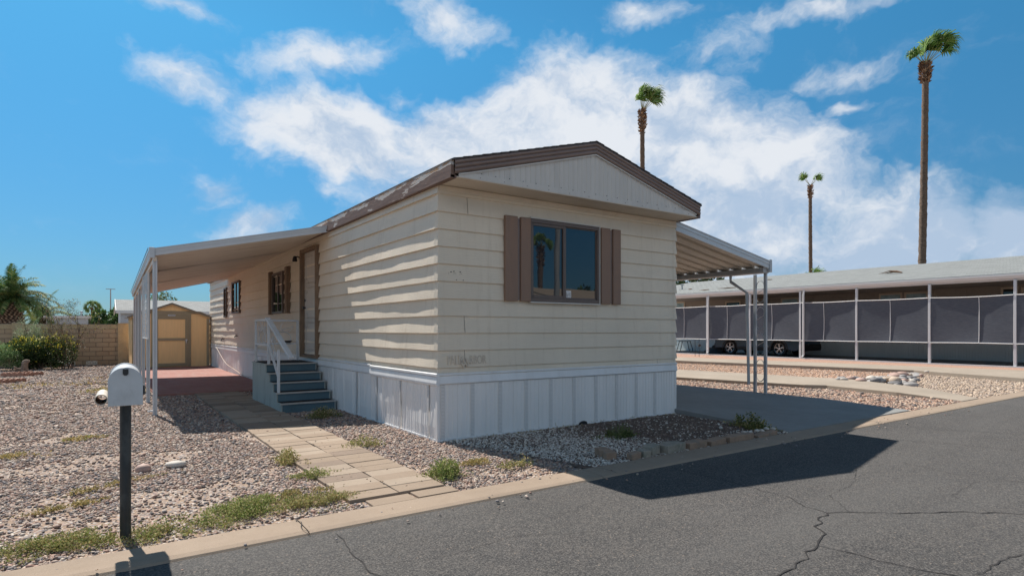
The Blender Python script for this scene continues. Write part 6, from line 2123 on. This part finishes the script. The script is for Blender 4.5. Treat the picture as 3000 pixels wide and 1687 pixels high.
LA = [(88, 58, 1.35, 1.35, .8), (92, 46, 1.6, 1.30, 1.2), (70, 72, 1.25, 1.35, .4), (96, 36, 1.35, 1.15, 1.5), (-85, 44, .85, .80, 1.5), (-95, 60, .80, .75, 1.2), (40, 80, 1.0, 1.25, .3), (100, 52, 1.7, 1.2, 1.0), (20, 70, .9, 1.0, .8), (84, 66, 1.55, 1.2, .6), (60, 60, 1.2, 1.0, .9), (-60, 56, .8, .85, 1.2)]
fan_palm(38.84, 9.73, 17.85, .225, .165, (1.15, .40, 420), LA, 'tallest fan palm with a bent trunk behind the grey roof, farthest right', 3, (.27, -.19), .06)
LB = [(75, 66, 1.35, 1.30, .7), (88, 50, 1.35, 1.45, 1.1), (60, 74, 1.35, 1.35, .7), (95, 40, 1.1, 1.35, 1.2), (-40, 84, 1.25, .85, .9), (-70, 80, 1.0, .8, 1.0), (60, 82, 1.6, 1.1, .6), (100, 56, 1.5, 1.35, 1.0), (10, 84, .9, 1.1, .6), (82, 60, 1.6, 1.4, .7), (70, 48, 1.2, 1.3, 1.1), (-20, 88, 1.5, 1.0, .5)]
fan_palm(34.35, 28.6, 19.75, .215, .18, (1.85, .40, 460), LB, 'fan palm with a wind swept crown rising behind the roof of the beige home', 4, (-.05, .05), .04)
LC = [(88, 52, 1.15, 1.25, .5), (-88, 54, 1.15, 1.2, .5), (75, 62, 1.1, 1.0, .4), (-75, 64, 1.1, 1.0, .4), (96, 46, 1.2, .95, .7), (-96, 48, 1.1, .9, .7)]
fan_palm(70.5, 33.95, 19.5, .24, .19, (1.5, .42, 300), LC, 'smallest and farthest tall fan palm with a V shaped crown, between the other two', 5, (0, 0), .05, L=1.3)
# far bushy fan palm beyond the wall on the left
LD = [(a, e, 1.1, 1.35, 1.0) for a, e in [(i * 29 % 360, -35 + (i * 37) % 115) for i in range(34)]]
fan_palm(-5.1, 177.6, 6.9, .30, .24, (.8, .45, 120), LD, 'small far off round headed fan palm left of the tall light pole', 6, (0, 0), .1, group=None)
LE = [(a, e, .7, 1.2, .8) for a, e in [(80, 20), (-80, 30), (60, 60), (95, 5), (-20, 80)]]
fan_palm(66.35, 30.8, 7.3, .25, .2, (.5, .4, 80), LE, 'top of a low palm just peeking over the grey roof right of the middle palm', 7, group=None)


# ---- date palms with feather fronds
def feather_palm(name, x, y, h, r0, label, nfr, FL, seed, el_rng=(-10, 85), tints=None, cat='palm tree', rtop=.4, scale_trunk=True):
    t = thing(name, (x, y, 0), label, cat)
    r_ = random.Random(seed); nr = np.random.default_rng(seed)
    prof = [(r0 * .80, -.05), (r0 * .85, h * .25), (r0 * .95, h * .5), (r0 * 1.0, h * .68), (r0 * .85, h * .85), (rtop, h)]
    mb = MB(); mb.lathe(prof, (x, y, 0), 24); mb.build('trunk', M['boot2'], t, smooth=True)
    # diamond leaf bases in spirals
    P = []; N = []; C = []
    nz = int(h / .115)
    V = []; F = []; CC = []
    for i in range(nz):
        z = .02 + i * .115; f = z / h
        rr = np.interp(z, [p[1] for p in prof], [p[0] for p in prof])
        m_ = max(8, int(2 * math.pi * rr / .20))
        for k in range(m_):
            a = 2 * math.pi * (k + .5 * (i % 2)) / m_ + .02 * r_.uniform(-1, 1)
            o = Vector((math.cos(a), math.sin(a), 0)); s_ = Vector((-math.sin(a), math.cos(a), 0)); c = Vector((x, y, z)) + o * rr
            w_, hh, dd = .085, .05, .075 * r_.uniform(.7, 1.2)
            b = len(V); tipp = c + o * dd + Vector((0, 0, .045))
            V.extend([c - s_ * w_, c + Vector((0, 0, -hh)), c + s_ * w_, c + Vector((0, 0, hh)), tipp - s_ * .045, tipp + s_ * .045, tipp + Vector((0, 0, .02)), tipp - Vector((0, 0, .018))])
            F.extend([(b, b + 1, b + 7, b + 4), (b + 1, b + 2, b + 5, b + 7), (b + 2, b + 3, b + 6, b + 5), (b + 3, b, b + 4, b + 6), (b + 4, b + 7, b + 5, b + 6)])
            k_ = r_.uniform(.7, 1.3); base = (.12 * k_, .075 * k_, .055 * k_); tc = (.36 * k_, .29 * k_, .235 * k_)
            CC.extend([base] * 4 + [tc] * 4)
    npmesh('leaf_bases', np.array([tuple(v) for v in V]), np.array(F), M['boot'], np.array(CC), t)
    tn = tints or [(.06, .12, .04), (.09, .16, .05), (.13, .21, .07), (.20, .27, .10), (.30, .31, .13)]
    V = []; F = []; CC = []
    for i in range(nfr):
        az = i * 137.5 + r_.uniform(-12, 12); q_ = (i + .5) / nfr
        el = el_rng[1] + (el_rng[0] - el_rng[1]) * q_ ** .8 + r_.uniform(-8, 8)
        L = FL * r_.uniform(.85, 1.1)
        d = Vector((math.cos(rad(az)) * math.cos(rad(el)), math.sin(rad(az)) * math.cos(rad(el)), math.sin(rad(el))))
        p = Vector((x + d.x * rtop * .4, y + d.y * rtop * .4, h - .05)); pts = [p]; ns = 14
        for k in range(ns):
            d = (d + Vector((0, 0, -.095 - .03 * k / ns * 3))).normalized(); p = p + d * L / ns; pts.append(p)
        col0 = r_.choice(tn)
        for k in range(ns):
            a, b = pts[k], pts[k + 1]; s_ = (b - a).cross(Vector((0, 0, 1)))
            if s_.length < 1e-5: s_ = Vector((1, 0, 0))
            s_.normalize(); wr = .022 * (1 - .8 * k / ns)
            u = s_.cross((b - a).normalized())
            m0 = len(V); V.extend([a - s_ * wr, a + s_ * wr, b + s_ * wr * .9, b - s_ * wr * .9]); F.append((m0, m0 + 1, m0 + 2, m0 + 3)); CC.extend([(.30, .29, .12)] * 4)
            if k < 1: continue
            nl = 6
            for j in range(nl):
                c = a.lerp(b, j / nl); tt = (k + j / nl) / ns
                ll = FL * .19 * math.sin(math.pi * min(1, .12 + tt * .86)) ** .6
                for sg in (-1, 1):
                    dv = (s_ * sg * .8 + (b - a).normalized() * .75 + u * r_.uniform(.0, .45) * (1 if r_.random() < .7 else -1)).normalized()
                    e1 = c + dv * ll * .6; e2 = e1 + (dv + Vector((0, 0, -.5))).normalized() * ll * .45
                    ww = u.cross(dv).normalized() * .016 + u * .006
                    kf = r_.uniform(.7, 1.3); col = tuple(q * kf for q in (col0 if r_.random() < .7 else r_.choice(tn)))
                    m0 = len(V); V.extend([c - ww * .5, c + ww * .5, e1 + ww, e1 - ww, e2, e2]); F.extend([(m0, m0 + 1, m0 + 2, m0 + 3), (m0 + 3, m0 + 2, m0 + 4, m0 + 5)]); CC.extend([col] * 6)
    npmesh('crown', np.array([tuple(v) for v in V]), np.array(F), M['palmleaf'], np.array(CC), t)
    return t


M['boot2'] = mat('date_palm_core', (.075, .05, .038), .95, .3, 8, .2)
feather_palm('date_palm', -7.75, 40.7, 2.95, .62, 'squat date palm with a fat pineapple trunk and arching fronds at the far left', 56, 2.5, 3, (16, 88))
feather_palm('date_palm', -6.9, 51.1, 2.25, .26, 'young feathery palm with drooping fronds beyond the wall, right of the fat date palm', 22, 2.3, 8, (-5, 80), rtop=.18)


# ---- broadleaf crowns beyond the walls
def tree(name, x, y, h, cr, ch, n, cols, label, seed, cat='tree', Lf=.25, group=None, trunk=.15):
    r_ = np.random.default_rng(seed)
    t = thing(name, (x, y, 0), label, cat, group)
    mb = MB(); mb.tube([(x, y, -.1), (x + .1, y, h * .4), (x, y, h - ch * .3)], [trunk, trunk * .8, trunk * .4], 8)
    for k in range(5):
        a = k * 1.3; mb.tube([(x, y, h - ch * .9), (x + cr * .5 * math.cos(a), y + cr * .5 * math.sin(a), h - ch * .4)], [trunk * .5, .03], 6)
    mb.build('trunk', M['bark'], t, smooth=True)
    lb = 12; lc = np.stack([r_.uniform(-.7, .7, lb) * cr, r_.uniform(-.7, .7, lb) * cr, h - ch * r_.uniform(.15, .85, lb)], 1)
    idx = r_.integers(0, lb, n); d = r_.normal(0, 1, (n, 3)); d /= np.linalg.norm(d, axis=1, keepdims=True)
    P = lc[idx] + d * (r_.uniform(.4, 1, (n, 1)) ** .5) * np.array([cr, cr, ch]) * r_.uniform(.22, .42, lb)[idx][:, None]
    P[:, :2] += (x, y)
    L = Lf * r_.uniform(.6, 1.4, n)
    leafcloud('crown', P, d + r_.normal(0, .5, (n, 3)), L, L * .5, pick(cols, n, r_, .35), M['leaf'], t, rs=r_)
    return t


GT = [(.03, .07, .02), (.05, .10, .03), (.08, .15, .045), (.11, .19, .06)]
tree('broadleaf_tree', -2.9, 103, 3.9, 2.4, 2.6, 2600, GT, 'low bright green tree beyond the wall left of the light pole base', 31, Lf=.5, group='distant trees beyond the block wall')
tree('broadleaf_tree', -.6, 100, 4.3, 2.6, 3.0, 3000, GT, 'low bright green tree against the left end of the grey roofed house', 32, Lf=.5, group='distant trees beyond the block wall')
tree('broadleaf_tree', -6.6, 150, 4.2, 2.2, 2.6, 1500, [(.06, .09, .05), (.09, .12, .07)], 'hazy low tree beside the far street lamp', 33, Lf=.6, group='distant trees beyond the block wall')
tree('broadleaf_tree', -9.05, 43.0, 3.6, .8, 2.0, 1800, [(.22, .26, .05), (.32, .34, .08), (.12, .18, .04)], 'yellow green tree edge behind the fat date palm at the far left', 34, Lf=.14)
tree('broadleaf_tree', 2.05, 66, 5.0, 1.7, 2.2, 1400, [(.08, .12, .05), (.12, .16, .07)], 'thin treetop showing above the shed roof', 36, Lf=.22)
tree('pine_tree', 44.9, 33.5, 7.7, 3.6, 5.2, 7000, [(.03, .06, .02), (.05, .09, .03), (.07, .12, .045), (.11, .15, .06)], 'dark green pine crown showing between the beige home and the grey roof', 37, 'tree', .32, trunk=.25)
for i, (x, y) in enumerate(((-22, 60), (-28, 75), (-16, 110), (-40, 90))):
    tree('broadleaf_tree', x, y, 4.5, 2.6, 3.2, 1200, GT, ['round green tree standing beyond the wall outside the left edge', 'far green tree outside the left edge beyond the wall', 'distant green tree behind the fat date palm', 'farthest green tree outside the left edge'][i], 50 + i, Lf=.5)

# ---- buildings, poles and lamps beyond the wall
def gable_house(name, x0, x1, y0, y1, ez, rz, label, wallm, roofm, ridge='x', over=.3, cat='house'):
    t = thing(name, ((x0 + x1) / 2, (y0 + y1) / 2, 0), label, cat)
    if ridge == 'x':
        yc = (y0 + y1) / 2
        MB().prism([(y0, -.05), (y1, -.05), (y1, ez), (yc, rz - .05), (y0, ez)], 'x', x0, x1).build('wall', wallm, t)
        k = (rz - ez) / (yc - y0)
        MB().prism([(y0 - over, ez - k * over), (yc, rz), (y1 + over, ez - k * over), (y1 + over, ez - k * over + .08), (yc, rz + .1), (y0 - over, ez - k * over + .08)], 'x', x0 - over, x1 + over).build('roof', roofm, t)
        MB().prism([(y0 - over, ez - k * over - .16), (yc, rz - .16), (y1 + over, ez - k * over - .16), (y1 + over, ez - k * over + .09), (yc, rz + .11), (y0 - over, ez - k * over + .09)], 'x', x0 - over - .05, x0 - over - .01).build('rake_board', M['farwhite'], t)
        MB().box(x0 - over, x1 + over, y0 - over - .06, y0 - over - .005, ez - k * over - .16, ez - k * over + .07).build('eave_board', M['farwhite'], t)
    return t


g = gable_house('gable_house', -1.9, 14, 54.0, 62.0, 2.95, 3.95, 'pale grey house with a grey shingle roof behind the shed', M['whitewall'], M['shingle_far'])
for x in (-1.2, .2, 3.4):
    MB().box(x, x + .5, 53.96, 53.99, 1.2, 2.4).build('window', M['glass2'], g)
g = thing('flat_roof_building', (-5.3, 50.5, 0), 'low pale grey flat roofed building just above the wall on the left', 'building')
MB().box(-6.6, -4.1, 49.6, 52.5, -.05, 2.2).build('wall', M['whitewall'], g)
MB().box(-6.75, -3.9, 49.4, 52.7, 2.205, 2.36).build('roof', M['farwhite'], g)
v = MB(); v.lathe([(.06, 2.3), (.06, 2.62), (.13, 2.64), (.10, 2.74), (0, 2.76)], (-4.5, 50.4, 0), 10); v.build('roof_vent', M['pole'], g)
# tall light mast
lm = thing('light_mast', (-1.7, 138.7, 0), 'tall thin steel light mast with a flat head beyond the wall', 'light pole')
MB().tube([(-1.7, 138.7, -.1), (-1.7, 138.7, 9.6)], [.16, .09], 8).build('pole', M['pole'], lm)
MB().box(-2.5, -.9, 138.6, 138.8, 9.5, 9.62).build('head', M['pole'], lm)
tag(MB().tube([(-11.8, 109.3, -.1), (-11.8, 109.3, 4.7)], [.10, .07], 6).build('utility_pole', M['pole'], origin=(-11.8, 109.3, 0)), 'thin dark pole beyond the wall beside the fat date palm', 'pole')
for (x, y, h, sg, lbl) in ((-4.0, 176.8, 4.6, 1, 'lower far street lamp with a curved arm beside the round fan palm'), (-5.6, 238.2, 7.3, 1, 'higher far street lamp with a curved arm right of the round fan palm')):
    sl_ = thing('street_lamp', (x, y, 0), lbl, 'street lamp', 'far street lamps beyond the wall')
    MB().tube([(x, y, -.1), (x, y, h - .9), (x + .5 * sg, y, h - .2), (x + 2.0 * sg, y, h)], [.10, .08, .06, .05], 6).build('pole', M['pole'], sl_)
    MB().box(x + 1.9 * sg, x + 2.8 * sg, y - .15, y + .15, h - .06, h + .06).build('lamp_head', M['pole'], sl_)

# ---- across the street, behind the camera: what the front window mirrors
g = gable_house('house', 4, 34, -34, -24.0, 3.35, 4.3, 'tan roofed home across the street, mirrored in the front window', M['whitewall'], M['tanroof'])
for x in (7, 12, 18, 24, 29):
    MB().box(x, x + 1.4, -23.99, -23.95, 1.2, 2.5).build('window', M['glass2'], g)
up = thing('street_pole', (20.4, -23.0, 0), 'thick pale steel pole across the street, mirrored in the front window', 'pole')
MB().tube([(20.4, -23.0, -.1), (20.4, -23.0, 7.6)], [.19, .17], 14).build('lower_section', M['pole'], up, smooth=True)
MB().tube([(20.4, -23.0, 7.6), (20.4, -23.0, 15)], [.155, .12], 14).build('upper_section', M['pole'], up, smooth=True)
fan_palm(30.2, -37.6, 9.0, .26, .20, (1.8, .42, 300), [(a, e, .75, .75, .9) for a, e in [(i * 47 % 360, 10 + (i * 31) % 75) for i in range(16)]], 'tall fan palm across the street, mirrored in the left pane of the front window', 12, group=None)
tree('broadleaf_tree', 36, -40, 5.5, 2.5, 3.0, 1500, GT, 'green tree across the street, mirrored low in the front window', 71, Lf=.4)
sheet('yard_gravel', [[(-80, -60), (120, -60), (120, -9.6), (-80, -9.6)]], -.02, M['tan'])
# leaf litter: a few dark scraps on the path and kerb
r = random.Random(77); mb = MB()
for i in range(60):
    x, y = (r.uniform(-1.68, -.9), r.uniform(-1.8, 6)) if i < 34 else (r.uniform(-4, 9), r.uniform(-2.3, -2.03))
    a = r.uniform(0, 6.28); s_ = r.uniform(.008, .02); z = .034 if i < 34 else .0125
    mb.add([(x, y, z), (x + s_ * math.cos(a), y + s_ * math.sin(a), z + .008), (x + s_ * math.cos(a + 1.2), y + s_ * math.sin(a + 1.2), z + .004), (x + s_ * .5 * math.cos(a + 2), y + s_ * .5 * math.sin(a + 2), z + .006)], [(0, 1, 2, 3)])
tag(mb.build('leaf_litter', M['dead']), 'tiny dark leaf scraps on the path and the kerb', 'leaf litter', kind='stuff')

# stray pebbles kicked onto the kerb and the road edge
stones('stray_pebbles', [[(-4.2, -2.55), (9, -2.55), (9, -2.02), (-4.2, -2.02)]], 26, .011, TONE, 'stray pebbles scattered on the kerb and road edge', (), seed=21, zbase=.0)
stones('stray_pebbles', [[(-1.68, -1.8), (-.9, -1.8), (-.9, 3.4), (-1.68, 3.4)]], 14, .010, TONE * .7, 'stray pebbles lying on the paver path', (), seed=22, zbase=.014)
